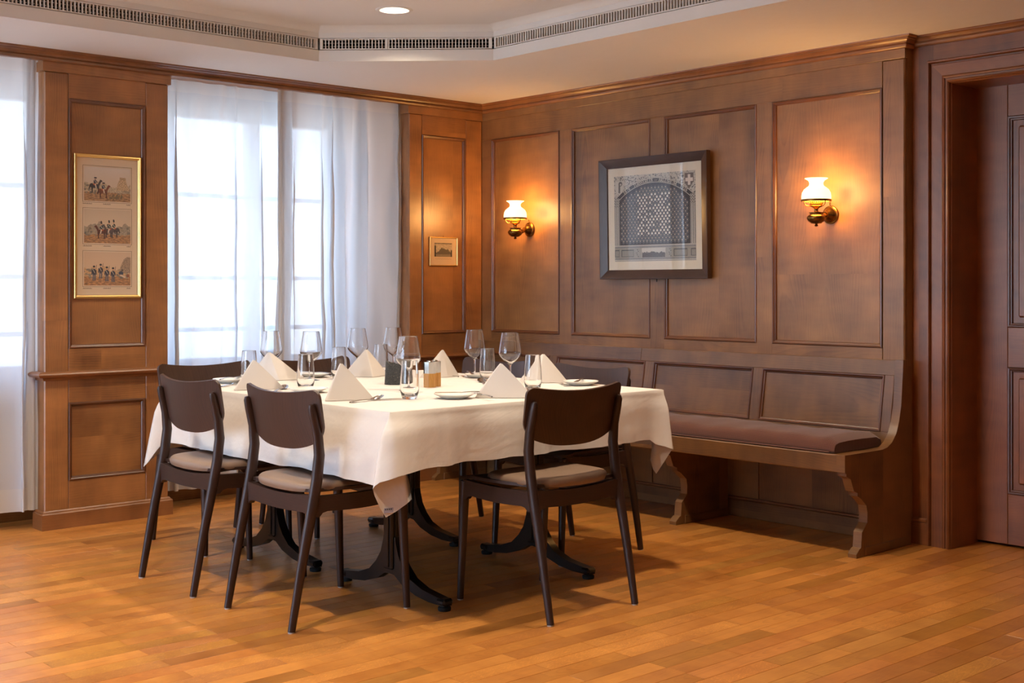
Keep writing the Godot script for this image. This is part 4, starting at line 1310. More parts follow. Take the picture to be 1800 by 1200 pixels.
	napkin(Vector2(-2.13, 1.1), Vector2(-2.0, 1.10), Vector2(-2.2, 0.95), 0.124, "folded napkin behind the leftmost napkin, behind a wine glass stem", -0.042)
	napkin(Vector2(-2.54, 2.09), Vector2(-2.352, 2.137), Vector2(-2.43, 1.97), 0.135, "foremost folded napkin at the near left table edge, spoon in front of it", 0.023)
	napkin(Vector2(-1.70, 1.22), Vector2(-1.55, 1.13), Vector2(-1.76, 1.06), 0.125, "folded napkin just left of the dark stone vase", -0.018)
	napkin(Vector2(-1.44, 1.45), Vector2(-1.34, 1.41), Vector2(-1.57, 1.40), 0.126, "folded napkin behind the salt and pepper mills", -0.012)
	napkin(Vector2(-2.04, 2.35), Vector2(-1.873, 2.505), Vector2(-1.86, 2.33), 0.127, "large triangular napkin at the near edge, left of the front chair's backrest", 0.042)
	napkin(Vector2(-1.365, 1.985), Vector2(-1.235, 2.04), Vector2(-1.355, 1.85), 0.124, "rightmost folded napkin, seen through the right-hand tumbler", 0.015)
	# dark stone vase: two jagged-edged shells
	var v := thing("stone_vase", "dark speckled stone vase with jagged rim in the middle of the table", "vase", Vector3(-1.83, TY, 1.60), 0.75)
	var sh := func(rx: float, rz: float, hh: float, a0: float, a1: float, off: Vector3, called: String, sd: int) -> void:
		var n := noise(sd, 1.0, 3)
		var rows := []
		for i in 10:
			var f := i / 9.0
			var row := PackedVector3Array()
			for j in 41:
				var a := lerpf(a0, a1, j / 40.0)
				var ca := signf(cos(a)) * pow(absf(cos(a)), 0.55); var sa := signf(sin(a)) * pow(absf(sin(a)), 0.55)
				var jag := 0.012 * n.get_noise_2d(cos(a) * 2.0, sin(a) * 2.0) + 0.007 * n.get_noise_2d(cos(a) * 9.0, sin(a) * 9.0) - 0.014 * sin(a + 0.3)
				row.append(off + Vector3(ca * rx * (1.0 - 0.08 * f), (hh + jag) * f, sa * rz * (1.0 - 0.08 * f)) * Vector3(1, 1, 1))
			rows.append(row)
		var b := MB.new()
		rows.reverse()
		b.slab(rows, 0.008, 1.0, 1.0)
		put(called, b, M.slate, v)
	sh.call(0.074, 0.062, 0.083, 0.0, TAU, Vector3.ZERO, "pot_wall", 3)
	var vb := MB.new()
	vb.lathe(PackedVector2Array([Vector2(0.0, 0.001), Vector2(0.05, 0.001), Vector2(0.05, 0.006), Vector2(0.0, 0.007)]), Vector3.ZERO, 20)
	put("pot_base", vb, M.slate, v)
	# salt and pepper mills: octagonal wood foot under a steel cap
	for k in 2:
		var q: Array = [[-1.8506, 1.8363, "octagonal wooden pepper mill with steel cap, in front of its twin"], [-1.801, 1.807, "octagonal wooden salt mill with steel cap, right behind its twin"]][k]
		var m := thing("mill", q[2], "mill", Vector3(q[0], TY, q[1]), 0.35, "salt and pepper mills")
		var b := MB.new()
		var oct := func(r: float, y0: float, y1: float, bb: MB) -> void:
			var poly := PackedVector2Array()
			for j in 8: poly.append(Vector2(cos(TAU * (j + 0.5) / 8), sin(TAU * (j + 0.5) / 8)) * r)
			bb.prism(poly, y1 - y0, Transform3D(Basis(Vector3(1, 0, 0), Vector3(0, 0, -1), Vector3(0, 1, 0)), Vector3(0, y0, 0)), 1)
		oct.call(0.0265, 0.0, 0.058, b); put("wood_foot", b, M.amber, m)
		b = MB.new(); oct.call(0.0265, 0.0585, 0.106, b); put("steel_cap", b, M.steel, m)
		b = MB.new()
		b.lathe(PackedVector2Array([Vector2(0.0, 0.106), Vector2(0.012, 0.106), Vector2(0.0125, 0.109), Vector2(0.009, 0.1115), Vector2(0, 0.112)]), Vector3.ZERO, 20)
		put("knob", b, M.steel, m)

# ---------------------------------------------------------------- lamps
func make_sconce() -> Node3D:
	# y up from the lamp's wall plate; z leaves the wall
	var t := thing("wall_lamp", "", "lamp", Vector3.ZERO, 0.0, "brass oil-lamp style wall lamps")
	var ax := 0.12
	var b := MB.new()
	var out := Basis(Vector3(1, 0, 0), Vector3(0, 0, 1), Vector3(0, -1, 0)) # lathe axis along z
	b.lathe(PackedVector2Array([Vector2(0.0, 0.0), Vector2(0.044, 0.0), Vector2(0.0445, 0.004), Vector2(0.042, 0.008), Vector2(0.038, 0.009), Vector2(0.037, 0.013), Vector2(0.033, 0.015), Vector2(0.03, 0.021), Vector2(0.024, 0.03), Vector2(0.017, 0.036), Vector2(0.013, 0.043), Vector2(0.012, 0.052)]), Vector3.ZERO, 32, out)
	put("wall_plate", b, M.brass, t)
	b = MB.new()
	b.tube(PackedVector3Array([Vector3(0, 0, 0.045), Vector3(0, -0.012, 0.062), Vector3(0, -0.012, 0.08), Vector3(0, -0.004, 0.1)]), [0.012, 0.012, 0.014, 0.016], 14)
	put("arm", b, M.brass, t)
	b = MB.new()
	b.tube(PackedVector3Array([Vector3(0, 0.044, 0.006), Vector3(0, 0.052, 0.01), Vector3(0.004, 0.056, 0.012), Vector3(0, 0.06, 0.01), Vector3(-0.004, 0.056, 0.01)]), [0.0018, 0.0018, 0.0018, 0.0018, 0.0016], 6)
	put("hook", b, M.brass, t)
	var o := Vector3(0, 0, ax)
	b = MB.new() # oil font
	b.lathe(PackedVector2Array([Vector2(0.0, -0.06), Vector2(0.006, -0.059), Vector2(0.009, -0.055), Vector2(0.005, -0.05), Vector2(0.006, -0.047), Vector2(0.024, -0.045), Vector2(0.028, -0.041), Vector2(0.038, -0.034), Vector2(0.0445, -0.022), Vector2(0.0435, -0.014), Vector2(0.036, -0.006), Vector2(0.031, -0.003), Vector2(0.03, 0.003), Vector2(0.0345, 0.005), Vector2(0.0345, 0.007), Vector2(0.02, 0.008), Vector2(0.01, 0.012), Vector2(0.009, 0.02), Vector2(0.012, 0.026), Vector2(0.018, 0.03)]), o, 36)
	put("font", b, M.brass, t)
	b = MB.new() # burner gallery
	b.lathe(PackedVector2Array([Vector2(0.018, 0.03), Vector2(0.026, 0.033), Vector2(0.028, 0.037), Vector2(0.027, 0.04), Vector2(0.031, 0.046), Vector2(0.03, 0.052)]), o, 36)
	var gal := put("gallery", b, M.brass, t)
	for k in 18:
		var a := TAU * k / 18
		b = MB.new()
		b.tube(PackedVector3Array([o + Vector3(cos(a) * 0.03, 0.05, sin(a) * 0.03), o + Vector3(cos(a) * 0.031, 0.058, sin(a) * 0.031), o + Vector3(cos(a) * 0.028, 0.063, sin(a) * 0.028)]), [0.0035, 0.0035, 0.002], 6)
		put("gallery_bead", b, M.brass, gal)
	for k in 3:
		var a := TAU * k / 3 + 0.2
		b = MB.new()
		var dv := Vector3(cos(a), 0, sin(a))
		b.tube(PackedVector3Array([o + dv * 0.027 + Vector3(0, 0.036, 0), o + dv * 0.045 + Vector3(0, 0.036, 0), o + dv * 0.056 + Vector3(0, 0.046, 0), o + dv * 0.058 + Vector3(0, 0.06, 0)]), [0.0022, 0.0022, 0.0022, 0.0022], 8)
		put("shade_bracket", b, M.brass, t)
	b = MB.new()
	b.lathe(PackedVector2Array([Vector2(0.064, 0.058), Vector2(0.07, 0.058), Vector2(0.0715, 0.061), Vector2(0.0715, 0.066), Vector2(0.07, 0.068), Vector2(0.066, 0.068), Vector2(0.064, 0.064), Vector2(0.064, 0.058)]), o, 40)
	put("shade_ring", b, M.brass, t)
	b = MB.new()
	b.lathe(PackedVector2Array([Vector2(0.066, 0.066), Vector2(0.0685, 0.068), Vector2(0.0685, 0.085), Vector2(0.066, 0.1), Vector2(0.058, 0.114), Vector2(0.046, 0.124), Vector2(0.036, 0.131), Vector2(0.0325, 0.139), Vector2(0.033, 0.148), Vector2(0.038, 0.157), Vector2(0.048, 0.163), Vector2(0.053, 0.1655), Vector2(0.0535, 0.168), Vector2(0.05, 0.1675), Vector2(0.037, 0.16), Vector2(0.031, 0.148), Vector2(0.0305, 0.139), Vector2(0.034, 0.13), Vector2(0.045, 0.122), Vector2(0.056, 0.112), Vector2(0.064, 0.099), Vector2(0.0665, 0.085), Vector2(0.066, 0.068)]), o, 40, Basis.IDENTITY, 1.3)
	put("glass_shade", b, M.shade, t)
	var l := OmniLight3D.new()
	l.name = "lamp_light"
	t.add_child(l)
	l.position = o + Vector3(0, 0.105, 0)
	l.light_color = Color(1.0, 0.74, 0.42)
	l.light_energy = LAMP_E
	l.light_size = 0.03
	l.omni_range = 12.0
	l.omni_attenuation = 2.0
	l.shadow_enabled = true
	return t

func build_lamps() -> void:
	var s := make_sconce()
	s.position = Vector3(0.014, 1.511, 2.558); s.rotation.y = -PI / 2
	s.set_meta("label", "lit brass wall lamp with opal shade on the panel right of the large framed picture")
	dup(s, Vector3(0.014, 1.511, 0.447), -PI / 2, "lit brass wall lamp with opal shade on the panel nearest the room corner")
	# recessed ceiling lights; the slab they sit in has holes
	var slab := CSGBox3D.new()
	slab.size = Vector3(7.9, 0.13, 8.9)
	slab.name = "tray_ceiling"
	slab.material = M.plaster
	var ce := get_node("ceiling")
	ce.get_node("tray_ceiling").free()
	ce.add_child(slab)
	slab.position = Vector3(-3.35, 2.535, 3.85)
	var k := 0
	for p in DOWN:
		var h := CSGCylinder3D.new()
		h.name = "hole"; h.radius = 0.073; h.height = 0.2; h.sides = 40
		h.operation = CSGShape3D.OPERATION_SUBTRACTION
		h.material = M.chrome
		slab.add_child(h, true)
		h.position = Vector3(p.x, 2.5, p.y) - slab.position
		var t := thing("ceiling_light", ["round recessed ceiling light with bright mirrored reflector", "recessed ceiling light above the near half of the table, out of view", "recessed ceiling light above the floor before the wide pilaster, out of view", "recessed ceiling light above the floor left of the table, out of view", "recessed ceiling light above the camera, out of view", "recessed ceiling light before the door, out of view"][k], "light", Vector3(p.x, 2.47, p.y), 0.0, "" if k == 0 else "ceiling lights out of view")
		var b := MB.new()
		b.lathe(PackedVector2Array([Vector2(0.068, 0.012), Vector2(0.068, -0.001), Vector2(0.071, -0.004), Vector2(0.084, -0.003), Vector2(0.088, 0.0005)]), Vector3.ZERO, 48, Basis.IDENTITY, 2.0)
		put("trim_ring", b, M.white, t)
		b = MB.new()
		var pr := PackedVector2Array()
		for i in 12: pr.append(Vector2(0.067 - 0.02 * pow(i / 11.0, 2.0), 0.095 * i / 11.0))
		pr.append(Vector2(0.0, 0.096))
		b.lathe(pr, Vector3.ZERO, 24, Basis.IDENTITY, 1.2)
		put("reflector", b, M.chrome, t)
		for s2 in [-1, 1]:
			b = MB.new()
			b.tube(PackedVector3Array([Vector3(-0.04, 0.045, s2 * 0.02), Vector3(0.04, 0.045, s2 * 0.02)]), [0.013, 0.013], 12)
			put("lamp_tube", b, M.bulb, t)
		var l := SpotLight3D.new()
		l.name = "down_light"
		t.add_child(l)
		l.position = Vector3(0, 0.035, 0)
		l.rotation.x = -PI / 2
		l.spot_angle = 72.0
		l.spot_angle_attenuation = 1.0
		l.light_color = DOWN_C
		l.light_energy = DOWN_E[k]
		l.light_size = 0.05
		l.spot_range = 12.0
		l.spot_attenuation = 2.0
		l.shadow_enabled = true
		k += 1

# ---------------------------------------------------------------- pictures
func ell(im: Image, cx: float, cy: float, rx: float, ry: float, col: Color, rot := 0.0) -> void:
	var r := int(maxf(rx, ry)) + 1
	for y in range(maxi(0, int(cy) - r), mini(im.get_height(), int(cy) + r + 1)):
		for x in range(maxi(0, int(cx) - r), mini(im.get_width(), int(cx) + r + 1)):
			var d := Vector2(x - cx, y - cy).rotated(-rot)
			var q := d.x * d.x / (rx * rx) + d.y * d.y / (ry * ry)
			if q < 1.0: im.set_pixel(x, y, im.get_pixel(x, y).lerp(col, clampf((1.0 - q) * 4.0, 0.0, 1.0)))

func poly(im: Image, pts: Array, col: Color, n: FastNoiseLite = null, amp := 0.0) -> void:
	var p := PackedVector2Array()
	var lo := Vector2(9999, 9999); var hi := Vector2.ZERO
	for q in pts:
		var v := Vector2(q[0], q[1]); p.append(v); lo = lo.min(v); hi = hi.max(v)
	for y in range(maxi(0, int(lo.y)), mini(im.get_height(), int(hi.y) + 1)):
		for x in range(maxi(0, int(lo.x)), mini(im.get_width(), int(hi.x) + 1)):
			if Geometry2D.is_point_in_polygon(Vector2(x, y), p):
				var k := 1.0 + (amp * n.get_noise_2d(x * 9.0, y * 9.0) if n else 0.0)
				im.set_pixel(x, y, Color(col.r * k, col.g * k, col.b * k))

func bar(im: Image, x0: float, y0: float, x1: float, y1: float, w: float, col: Color) -> void:
	var d := (Vector2(x1, y1) - Vector2(x0, y0)).normalized().orthogonal() * w * 0.5
	poly(im, [[x0 + d.x, y0 + d.y], [x1 + d.x, y1 + d.y], [x1 - d.x, y1 - d.y], [x0 - d.x, y0 - d.y]], col)

func scene_base(sky0: Color, sky1: Color, ground: Color, hill: Color, sd: int) -> Image:
	var im := Image.create(240, 180, false, Image.FORMAT_RGB8)
	var n := noise(sd, 0.02, 4)
	for y in 180:
		for x in 240:
			var c := sky0.lerp(sky1, y / 110.0)
			var hy := 88.0 + 30.0 * n.get_noise_2d(x * 0.9, 3.0) - 10.0 * sin(x * 0.03)
			if y > hy: c = hill.lerp(hill * 1.3, 0.5 + n.get_noise_2d(x * 6.0, y * 6.0))
			if y > 132 + 6.0 * n.get_noise_2d(x * 2.0, 50.0): c = ground * (1.0 + 0.5 * n.get_noise_2d(x * 2.0, y * 8.0))
			im.set_pixel(x, y, c)
	for k in 40:
		var x := rng.randf_range(0, 60) if k % 2 else rng.randf_range(170, 240)
		ell(im, x, rng.randf_range(92, 138), rng.randf_range(4, 10), rng.randf_range(3, 8), Color(0.42, 0.4, 0.36).lerp(Color(0.7, 0.62, 0.5), rng.randf()))
	return im

func rider(im: Image, x: float, y: float, horse: Color, coat: Color, f: float, tall: bool) -> void:
	# a horse facing f with its rider, feet at y
	ell(im, x, y - 38, 22, 12, horse)
	ell(im, x - f * 18, y - 40, 11, 12, horse)
	bar(im, x + f * 16, y - 42, x + f * 27, y - 64, 10, horse)
	ell(im, x + f * 30, y - 66, 8, 4.5, horse, f * 0.6)
	for k in [[-18, 2], [-12, -3], [12, 4], [18, -2]]:
		bar(im, x + k[0] * f, y - 34, x + (k[0] + k[1]) * f, y - 16, 5, horse * 0.85)
		bar(im, x + (k[0] + k[1]) * f, y - 17, x + k[0] * f, y, 3.2, horse * 0.7)
	bar(im, x - f * 26, y - 42, x - f * 31, y - 22, 5, horse * 0.6)
	ell(im, x - f * 2, y - 47, 9, 6, Color(0.75, 0.36, 0.2))
	bar(im, x, y - 50, x + f * 5, y - 28, 6, Color(0.86, 0.8, 0.7))
	ell(im, x - f, y - 61, 7.5, 12, coat)
	bar(im, x, y - 66, x + f * 10, y - 56, 4, coat)
	bar(im, x - 4, y - 70, x + 5, y - 54, 2.2, Color(0.9, 0.86, 0.78))
	ell(im, x + f, y - 76, 4, 4.6, Color(0.85, 0.66, 0.5))
	if tall: ell(im, x + f * 0.5, y - 87, 4.5, 9, Color(0.1, 0.11, 0.13), f * 0.15)
	else:
		ell(im, x + f, y - 81, 8, 4, Color(0.1, 0.11, 0.14))
		bar(im, x - f * 2, y - 84, x - f * 3, y - 96, 2.4, Color(0.8, 0.7, 0.64))

func soldier(im: Image, x: float, y: float, coat: Color) -> void:
	bar(im, x - 4, y - 34, x - 5, y, 6.5, Color(0.34, 0.36, 0.42))
	bar(im, x + 4, y - 34, x + 5, y, 6.5, Color(0.3, 0.32, 0.38))
	ell(im, x, y - 46, 9, 17, coat)
	bar(im, x - 9, y - 55, x - 11, y - 32, 4.5, coat * 0.9)
	bar(im, x + 9, y - 55, x + 11, y - 34, 4.5, coat * 0.9)
	bar(im, x - 5, y - 58, x + 4, y - 40, 2.4, Color(0.9, 0.85, 0.74))
	ell(im, x, y - 67, 4.5, 5, Color(0.86, 0.66, 0.5))
	ell(im, x, y - 74, 6.5, 6, Color(0.12, 0.13, 0.15))
	bar(im, x + 9, y - 60, x + 13, y - 82, 2, Color(0.3, 0.25, 0.2))

func tex_mat(im: Image, rough := 0.7) -> StandardMaterial3D:
	var m := std(Color(1, 1, 1), rough)
	m.albedo_texture = ImageTexture.create_from_image(im)
	return m

func sheet(called: String, parent: Node, x0: float, y0: float, x1: float, y1: float, z: float, m: Material) -> void:
	var b := MB.new()
	b.quad(Vector3(x0, y0, z), Vector3(x0, y1, z), Vector3(x1, y1, z), Vector3(x1, y0, z), Vector2(0, 1), Vector2(0, 0), Vector2(1, 0), Vector2(1, 1))
	put(called, b, m, parent)

func text_strip(b: SurfaceTool, s: String, size: float, at: Transform3D) -> void:
	var tm := TextMesh.new()
	var f := SystemFont.new()
	f.font_names = PackedStringArray(["Droid Serif"])
	tm.font = f
	tm.text = s; tm.font_size = 32; tm.pixel_size = size / 32.0; tm.depth = 0.0004; tm.curve_step = 4.0
	b.append_from(tm, 0, at)

func framed(b: MB, x0: float, y0: float, x1: float, y1: float, prof: PackedVector2Array) -> void:
	rim(b, x0, y0, x1, y1, 0.0, prof)

func build_pictures() -> void:
	# tall gilt frame with three prints
	var t := thing("framed_prints", "tall gilt frame with three soldier prints on the wide pilaster", "picture", Vector3(-2.445, 1.465, 0.0065))
	var b := MB.new()
	rim(b, -0.174, -0.355, 0.174, 0.355, 0.0, PackedVector2Array([Vector2(0, 0), Vector2(0, 0.013), Vector2(0.003, 0.017), Vector2(0.008, 0.018), Vector2(0.011, 0.013), Vector2(0.014, 0.012), Vector2(0.0165, 0.009), Vector2(0.0165, 0.004)]))
	put("gilt_frame", b, M.gold, t)
	var mat := std(Color(0.88, 0.79, 0.67), 0.85)
	sheet("mount", t, -0.166, -0.347, 0.166, 0.347, 0.003, mat)
	var ims := []
	var sk := Color(0.86, 0.81, 0.76)
	var a := scene_base(sk, Color(0.84, 0.76, 0.66), Color(0.66, 0.5, 0.34), Color(0.64, 0.58, 0.48), 3)
	var nn := noise(5, 0.02, 3)
	poly(a, [[165, 120], [172, 84], [182, 60], [196, 58], [214, 62], [222, 90], [236, 118]], Color(0.76, 0.65, 0.5), nn, 0.5)
	poly(a, [[182, 60], [183, 48], [214, 50], [214, 64]], Color(0.7, 0.6, 0.46), nn, 0.4)
	for k in 26: bar(a, 128 + k * 2.6, 168 + 6.0 * sin(k), 134 + k * 2.4 + rng.randf_range(-9, 9), 146 + rng.randf_range(-8, 10), 2.0, Color(0.4, 0.38, 0.28))
	rider(a, 56, 138, Color(0.2, 0.18, 0.18), Color(0.12, 0.14, 0.22), 1.0, false)
	rider(a, 98, 164, Color(0.46, 0.24, 0.14), Color(0.13, 0.15, 0.24), 1.0, false)
	ims.append(a)
	a = scene_base(Color(0.82, 0.73, 0.62), Color(0.85, 0.76, 0.64), Color(0.66, 0.48, 0.3), Color(0.55, 0.5, 0.43), 9)
	rider(a, 152, 146, Color(0.27, 0.22, 0.2), Color(0.1, 0.17, 0.16), -1.0, true)
	rider(a, 128, 150, Color(0.33, 0.28, 0.27), Color(0.1, 0.17, 0.16), -1.0, true)
	rider(a, 88, 156, Color(0.36, 0.17, 0.1), Color(0.12, 0.2, 0.2), -1.0, true)
	ims.append(a)
	a = scene_base(Color(0.84, 0.72, 0.6), Color(0.86, 0.74, 0.6), Color(0.67, 0.48, 0.3), Color(0.7, 0.56, 0.4), 14)
	poly(a, [[178, 112], [190, 70], [204, 38], [222, 24], [240, 26], [240, 112]], Color(0.62, 0.52, 0.42), nn, 0.6)
	for q in [[50, 152], [84, 142], [116, 156], [148, 160]]: soldier(a, q[0], q[1], Color(0.14, 0.16, 0.24))
	ell(a, 190, 112, 13, 11, Color(0.15, 0.2, 0.3)); ell(a, 196, 96, 5, 5, Color(0.25, 0.2, 0.2)); bar(a, 186, 122, 212, 136, 9, Color(0.85, 0.76, 0.66)); ell(a, 226, 126, 8, 9, Color(0.55, 0.3, 0.18))
	ims.append(a)
	var ts := [[0.086, 0.322], [0.380, 0.615], [0.677, 0.91]]
	for k in 3:
		var y1: float = 0.355 - 0.71 * ts[k][0]; var y0: float = 0.355 - 0.71 * ts[k][1]
		sheet("print", t, -0.12, y0, 0.12, y1, 0.0038, tex_mat(ims[k]))
		var lb := MB.new()
		rim(lb, -0.127, y0 - 0.007, 0.127, y1 + 0.007, 0.0032, PackedVector2Array([Vector2(0, 0), Vector2(0, 0.0005), Vector2(0.0016, 0.0005), Vector2(0.0016, 0)]))
		put("border_line", lb, std(Color(0.42, 0.33, 0.26), 0.8), t)
		# captions too small to read: rows of fine pen strokes
		var cb := MB.new()
		for q in [[-0.126, 13], [-0.022, 11], [0.1, 6]]:
			for j in q[1]:
				var xx: float = q[0] + j * 0.0036
				var hgt := 0.0035 if (j * 7 + k) % 3 else 0.0055
				cb.box(Vector3(xx, y0 - 0.0165, 0.0032), Vector3(xx + 0.0022, y0 - 0.0165 + hgt, 0.0035), 0, 0.0)
		put("caption", cb, std(Color(0.36, 0.28, 0.22), 0.8), t)
	sheet("glazing", t, -0.158, -0.339, 0.158, 0.339, 0.0075, M.pane)
	# little engraving in the thin frame
	t = thing("small_engraving", "small mountain engraving in thin gilt frame on the narrow corner pilaster", "picture", Vector3(-0.303, 1.3825, 0.0065))
	b = MB.new()
	rim(b, -0.11, -0.0885, 0.11, 0.0885, 0.0, PackedVector2Array([Vector2(0, 0), Vector2(0, 0.008), Vector2(0.002, 0.0105), Vector2(0.005, 0.0105), Vector2(0.0065, 0.008), Vector2(0.0065, 0.003)]))
	put("gilt_frame", b, M.gold, t)
	sheet("mount", t, -0.106, -0.085, 0.106, 0.085, 0.003, std(Color(0.83, 0.72, 0.58), 0.85))
	a = Image.create(160, 120, false, Image.FORMAT_RGB8)
	var n2 := noise(21, 0.03, 4)
	for y in 120:
		for x in 160:
			var c := 0.72 + 0.18 * n2.get_noise_2d(x * 1.0, y * 5.0) - (0.25 if y < 10 else 0.0)
			var hy := 84.0 - 40.0 * exp(-pow((x - 72.0) / 34.0, 2)) - 22.0 * exp(-pow((x - 122.0) / 20.0, 2)) + 12.0 * n2.get_noise_2d(x * 3.0, 9.0)
			if y > hy: c = 0.36 + 0.28 * n2.get_noise_2d(x * 7.0, y * 7.0) + 0.12 * sin(x * 0.5 + y * 0.9)
			if y > 98: c = 0.5 + 0.3 * n2.get_noise_2d(x * 4.0, y * 9.0)
			if x < 14 and y > 20 + 8 * sin(x): c = 0.22
			if x > 148 and y > 60: c = 0.25
			a.set_pixel(x, y, Color(c, c * 0.9, c * 0.76))
	sheet("print", t, -0.07, -0.032, 0.068, 0.052, 0.0036, tex_mat(a))
	b = MB.new()
	for k in 14: b.box(Vector3(-0.062 + k * 0.009, -0.044 - 0.003 * (k % 2), 0.0032), Vector3(-0.056 + k * 0.009, -0.0425 - 0.003 * (k % 2), 0.0035), 0, 0.0)
	put("caption", b, std(Color(0.4, 0.32, 0.25), 0.8), t)
	b = MB.new()
	b.tube(PackedVector3Array([Vector3(0, 0.088, 0.002), Vector3(-0.003, 0.092, 0.002), Vector3(0, 0.096, 0.002), Vector3(0.003, 0.092, 0.002), Vector3(0.0, 0.0885, 0.002)]), [0.0009, 0.0009, 0.0009, 0.0009, 0.0009], 6)
	put("hanging_ring", b, M.brass, t)
	# the large club picture on the bench wall
	t = thing("club_picture", "large dark-framed club picture with rows of oval portraits under a lettered arch", "picture", Vector3(-0.008, 1.5425, 1.462), -PI / 2)
	t.rotation.x = 0.018
	var hw := 0.387; var hh := 0.3325
	b = new_mb(0.0)
	rim(b, -hw, -hh, hw, hh, 0.0, PackedVector2Array([Vector2(0, 0), Vector2(0, 0.03), Vector2(0.0015, 0.032), Vector2(0.006, 0.032), Vector2(0.048, 0.016), Vector2(0.05, 0.014), Vector2(0.05, 0.004)]))
	put("wooden_frame", b, M.frame, t)
	sheet("mount", t, -hw + 0.04, -hh + 0.04, hw - 0.04, hh - 0.04, 0.006, M.paper)
	sheet("print", t, -0.29, -0.235, 0.292, 0.237, 0.0068, tex_mat(club_print(), 0.6))
	var R := 0.426; var cy := 0.237 - 0.034 - R
	var words := "1876  TURNVEREIN — ARLESHEIM  1926"
	var st2 := SurfaceTool.new()
	st2.begin(Mesh.PRIMITIVE_TRIANGLES)
	for k in words.length():
		if words[k] == " ": continue
		var ang := lerpf(0.53, -0.57, float(k) / (words.length() - 1))
		text_strip(st2, words[k], 0.0225, Transform3D(Basis(Vector3.BACK, ang), Vector3(0.001 - sin(ang) * R, cy + cos(ang) * R, 0.0073)))
	var lt := MeshInstance3D.new()
	lt.mesh = st2.commit(); lt.mesh.surface_set_material(0, std(Color(0.88, 0.86, 0.8), 0.7)); lt.name = "arch_lettering"
	t.add_child(lt, true)
	sheet("glazing", t, -hw + 0.049, -hh + 0.049, hw - 0.049, hh - 0.049, 0.0095, M.pane)
	b = MB.new()
	b.tube(PackedVector3Array([Vector3(0.02, -hh - 0.001, 0.01), Vector3(0.02, -hh - 0.012, 0.012), Vector3(0.024, -hh - 0.015, 0.016)]), [0.003, 0.003, 0.002], 6)
	put("support_nail", b, M.iron, t)

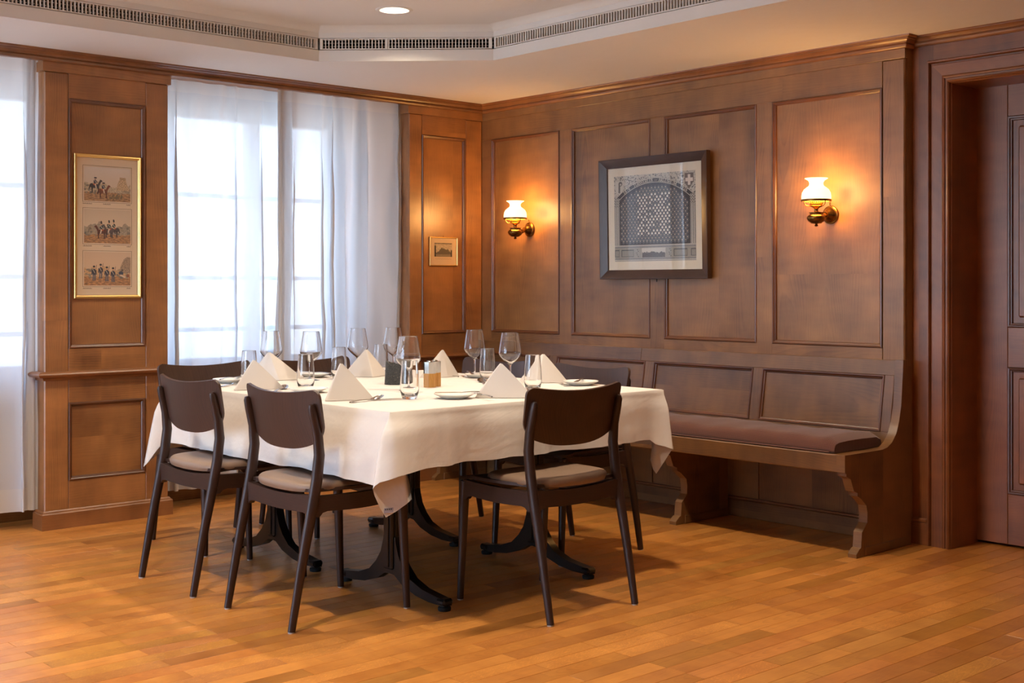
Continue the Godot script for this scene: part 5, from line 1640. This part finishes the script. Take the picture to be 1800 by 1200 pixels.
func club_print() -> Image:
	var W := 768; var Hh := 624
	var im := Image.create(W, Hh, false, Image.FORMAT_RGB8)
	var n := noise(41, 0.02, 4)
	var lite := Color(0.74, 0.72, 0.67); var navy := Color(0.1, 0.12, 0.165); var grey := Color(0.5, 0.5, 0.49)
	var mm := W / 0.582
	var cx := W * 0.5; var Rm := 0.426 * mm
	var cyp := 0.034 * mm + Rm
	for y in Hh:
		for x in W:
			var r := Vector2(x - cx, y - cyp).length() - Rm
			var c := lite
			var up := y < Hh * 0.255
			if up:
				# scrollwork in the spandrels
				var s := sin(x * 0.11 + 5.0 * n.get_noise_2d(x * 1.2, y * 1.2)) * sin(y * 0.13 + 5.0 * n.get_noise_2d(y * 1.1, x * 1.3 + 90.0))
				c = lite.lerp(grey, smoothstep(0.1, 0.5, s)).lerp(Color(0.25, 0.25, 0.26), smoothstep(0.55, 0.8, s) * 0.8)
			if r < 19.0 and y < Hh * 0.81 and (up or (x > W * 0.065 and x < W * 0.935)):
				c = lite if absf(r - 15.0) < 3.0 or absf(r + 15.0) < 2.5 else navy
				if r > 18.0: c = Color(0.2, 0.2, 0.2)
			if not up and y < Hh * 0.81 and (x <= W * 0.065 or x >= W * 0.935):
				var e := minf(x, W - 1 - x)
				c = lite.lerp(grey, 0.5 + 0.5 * sin(e * 0.34)) if y > Hh * 0.36 else lite.lerp(Color(0.36, 0.36, 0.36), 0.5 + 0.5 * sin(y * 0.32 + 2.0 * sin(e * 0.3)))
			if y >= Hh * 0.81:
				c = Color(0.45, 0.46, 0.47).lerp(lite, 0.5 + 0.5 * sin((y - Hh * 0.81) * 0.3)) if y < Hh * 0.845 or y > Hh * 0.965 else Color(0.6, 0.59, 0.55)
			var k := 1.0 + 0.12 * n.get_noise_2d(x * 5.0, y * 5.0)
			im.set_pixel(x, y, Color(c.r * k, c.g * k, c.b * k))
	# oval portraits in staggered rows
	var px := W * 0.0425; var py := Hh * 0.032
	var row := 0
	var y := 0.098 * Hh
	while y < Hh * 0.785:
		var x := W * 0.092 + (px * 0.5 if row % 2 else 0.0)
		while x < W * 0.915:
			if Vector2(x - cx, y - cyp).length() < Rm - 38.0:
				var mid: bool = absf(x - cx) < W * 0.2 and y > Hh * 0.2 and y < Hh * 0.68 and n.get_noise_2d(x * 3.0, y * 3.0) > -0.2
				ell(im, x, y, 12.5, 16.5, Color(0.6, 0.62, 0.64))
				ell(im, x, y, 10.8, 14.8, Color(0.12, 0.14, 0.18))
				if mid: ell(im, x, y + 5, 9, 9, Color(0.9, 0.88, 0.82))
				else: ell(im, x + 1, y + 8, 7, 6, Color(0.32, 0.33, 0.35))
				ell(im, x + 0.5, y - 2.5, 4.6, 6.6, Color(0.84, 0.78, 0.7))
				ell(im, x, y - 8.5, 4.6, 3.2, Color(0.22, 0.21, 0.2))
			x += px
		y += py
		row += 1
	# sunk panels and the view at the foot
	for q in [[0.0, 0.06], [0.085, 0.245], [0.735, 0.9], [0.94, 1.0]]:
		im.fill_rect(Rect2i(int(q[0] * W), int(0.865 * Hh), int((q[1] - q[0]) * W), int(0.085 * Hh)), Color(0.3, 0.31, 0.33))
		im.fill_rect(Rect2i(int(q[0] * W) + 7, int(0.865 * Hh) + 8, int((q[1] - q[0]) * W) - 10, int(0.085 * Hh) - 12), Color(0.56, 0.55, 0.51))
	im.fill_rect(Rect2i(int(0.345 * W), int(0.85 * Hh), int(0.295 * W), int(0.115 * Hh)), Color(0.78, 0.77, 0.74))
	for yy in range(int(0.885 * Hh), int(0.96 * Hh)):
		for xx in range(int(0.35 * W), int(0.635 * W)):
			if yy > 0.9 * Hh + 14.0 * n.get_noise_2d(xx * 2.0, 5.0):
				var k := 0.32 + 0.3 * n.get_noise_2d(xx * 8.0, yy * 8.0)
				im.set_pixel(xx, yy, Color(k, k, k * 1.04))
	for q in [0.29, 0.69]:
		for k in 5: ell(im, q * W + 8 * sin(k * 2.0), (0.865 + 0.02 * k) * Hh, 6, 4, Color(0.36, 0.36, 0.35))
	# shields in the upper corners
	poly(im, [[14, 34], [92, 34], [92, 100], [54, 138], [14, 110]], Color(0.76, 0.75, 0.71))
	bar(im, 52, 60, 50, 122, 17, Color(0.38, 0.38, 0.38)); ell(im, 62, 56, 20, 18, Color(0.38, 0.38, 0.38)); ell(im, 64, 60, 9, 8, Color(0.76, 0.75, 0.71))
	poly(im, [[672, 16], [750, 16], [752, 74], [712, 126], [672, 82]], Color(0.4, 0.38, 0.37))
	im.fill_rect(Rect2i(700, 26, 23, 74), Color(0.85, 0.81, 0.76)); im.fill_rect(Rect2i(678, 50, 68, 25), Color(0.85, 0.81, 0.76))
	return im

# ---------------------------------------------------------------- scene
const DOWN := [Vector2(-1.585, 1.23), Vector2(-1.585, 2.8), Vector2(-3.7, 1.23), Vector2(-3.7, 2.8), Vector2(-4.0, 5.4), Vector2(-1.585, 5.6)]
const DOWN_E := [2.6, 3.5, 3.4, 4.2, 0.9, 0.3]
const DOWN_C := Color(1.0, 0.92, 0.81)
const LAMP_E := 0.17
const SKY_E := 8.5

func _ready() -> void:
	rng.seed = 7
	var cam := Camera3D.new()
	cam.name = "camera"
	add_child(cam)
	cam.position = Vector3(-5.111, 1.17, 5.967)
	cam.rotation.y = deg_to_rad(47.95 - 90.0)
	cam.projection = Camera3D.PROJECTION_FRUSTUM
	cam.near = 0.05
	cam.far = 200.0
	cam.size = 0.05 * 1200.0 / 2196.0
	cam.frustum_offset = Vector2(0, -0.05 * 97.0 / 2196.0)
	cam.current = true
	var we := WorldEnvironment.new()
	we.name = "environment"
	var env := Environment.new()
	env.background_mode = Environment.BG_SKY
	var sky := Sky.new()
	var sm := ProceduralSkyMaterial.new()
	sm.sky_top_color = Color(0.62, 0.78, 1.0)
	sm.sky_horizon_color = Color(0.86, 0.93, 1.0)
	sm.ground_horizon_color = Color(0.82, 0.9, 1.0)
	sm.ground_bottom_color = Color(0.8, 0.86, 0.92)
	sm.energy_multiplier = SKY_E
	sky.sky_material = sm
	env.sky = sky
	env.tonemap_mode = Environment.TONE_MAPPER_LINEAR
	env.tonemap_exposure = 1.3
	env.sdfgi_enabled = true
	env.ssao_enabled = true
	env.ssil_enabled = true
	we.environment = env
	add_child(we)
	materials()
	build_room()
	build_bench()
	build_chairs()
	build_table()
	build_tableware()
	build_lamps()
	build_pictures()
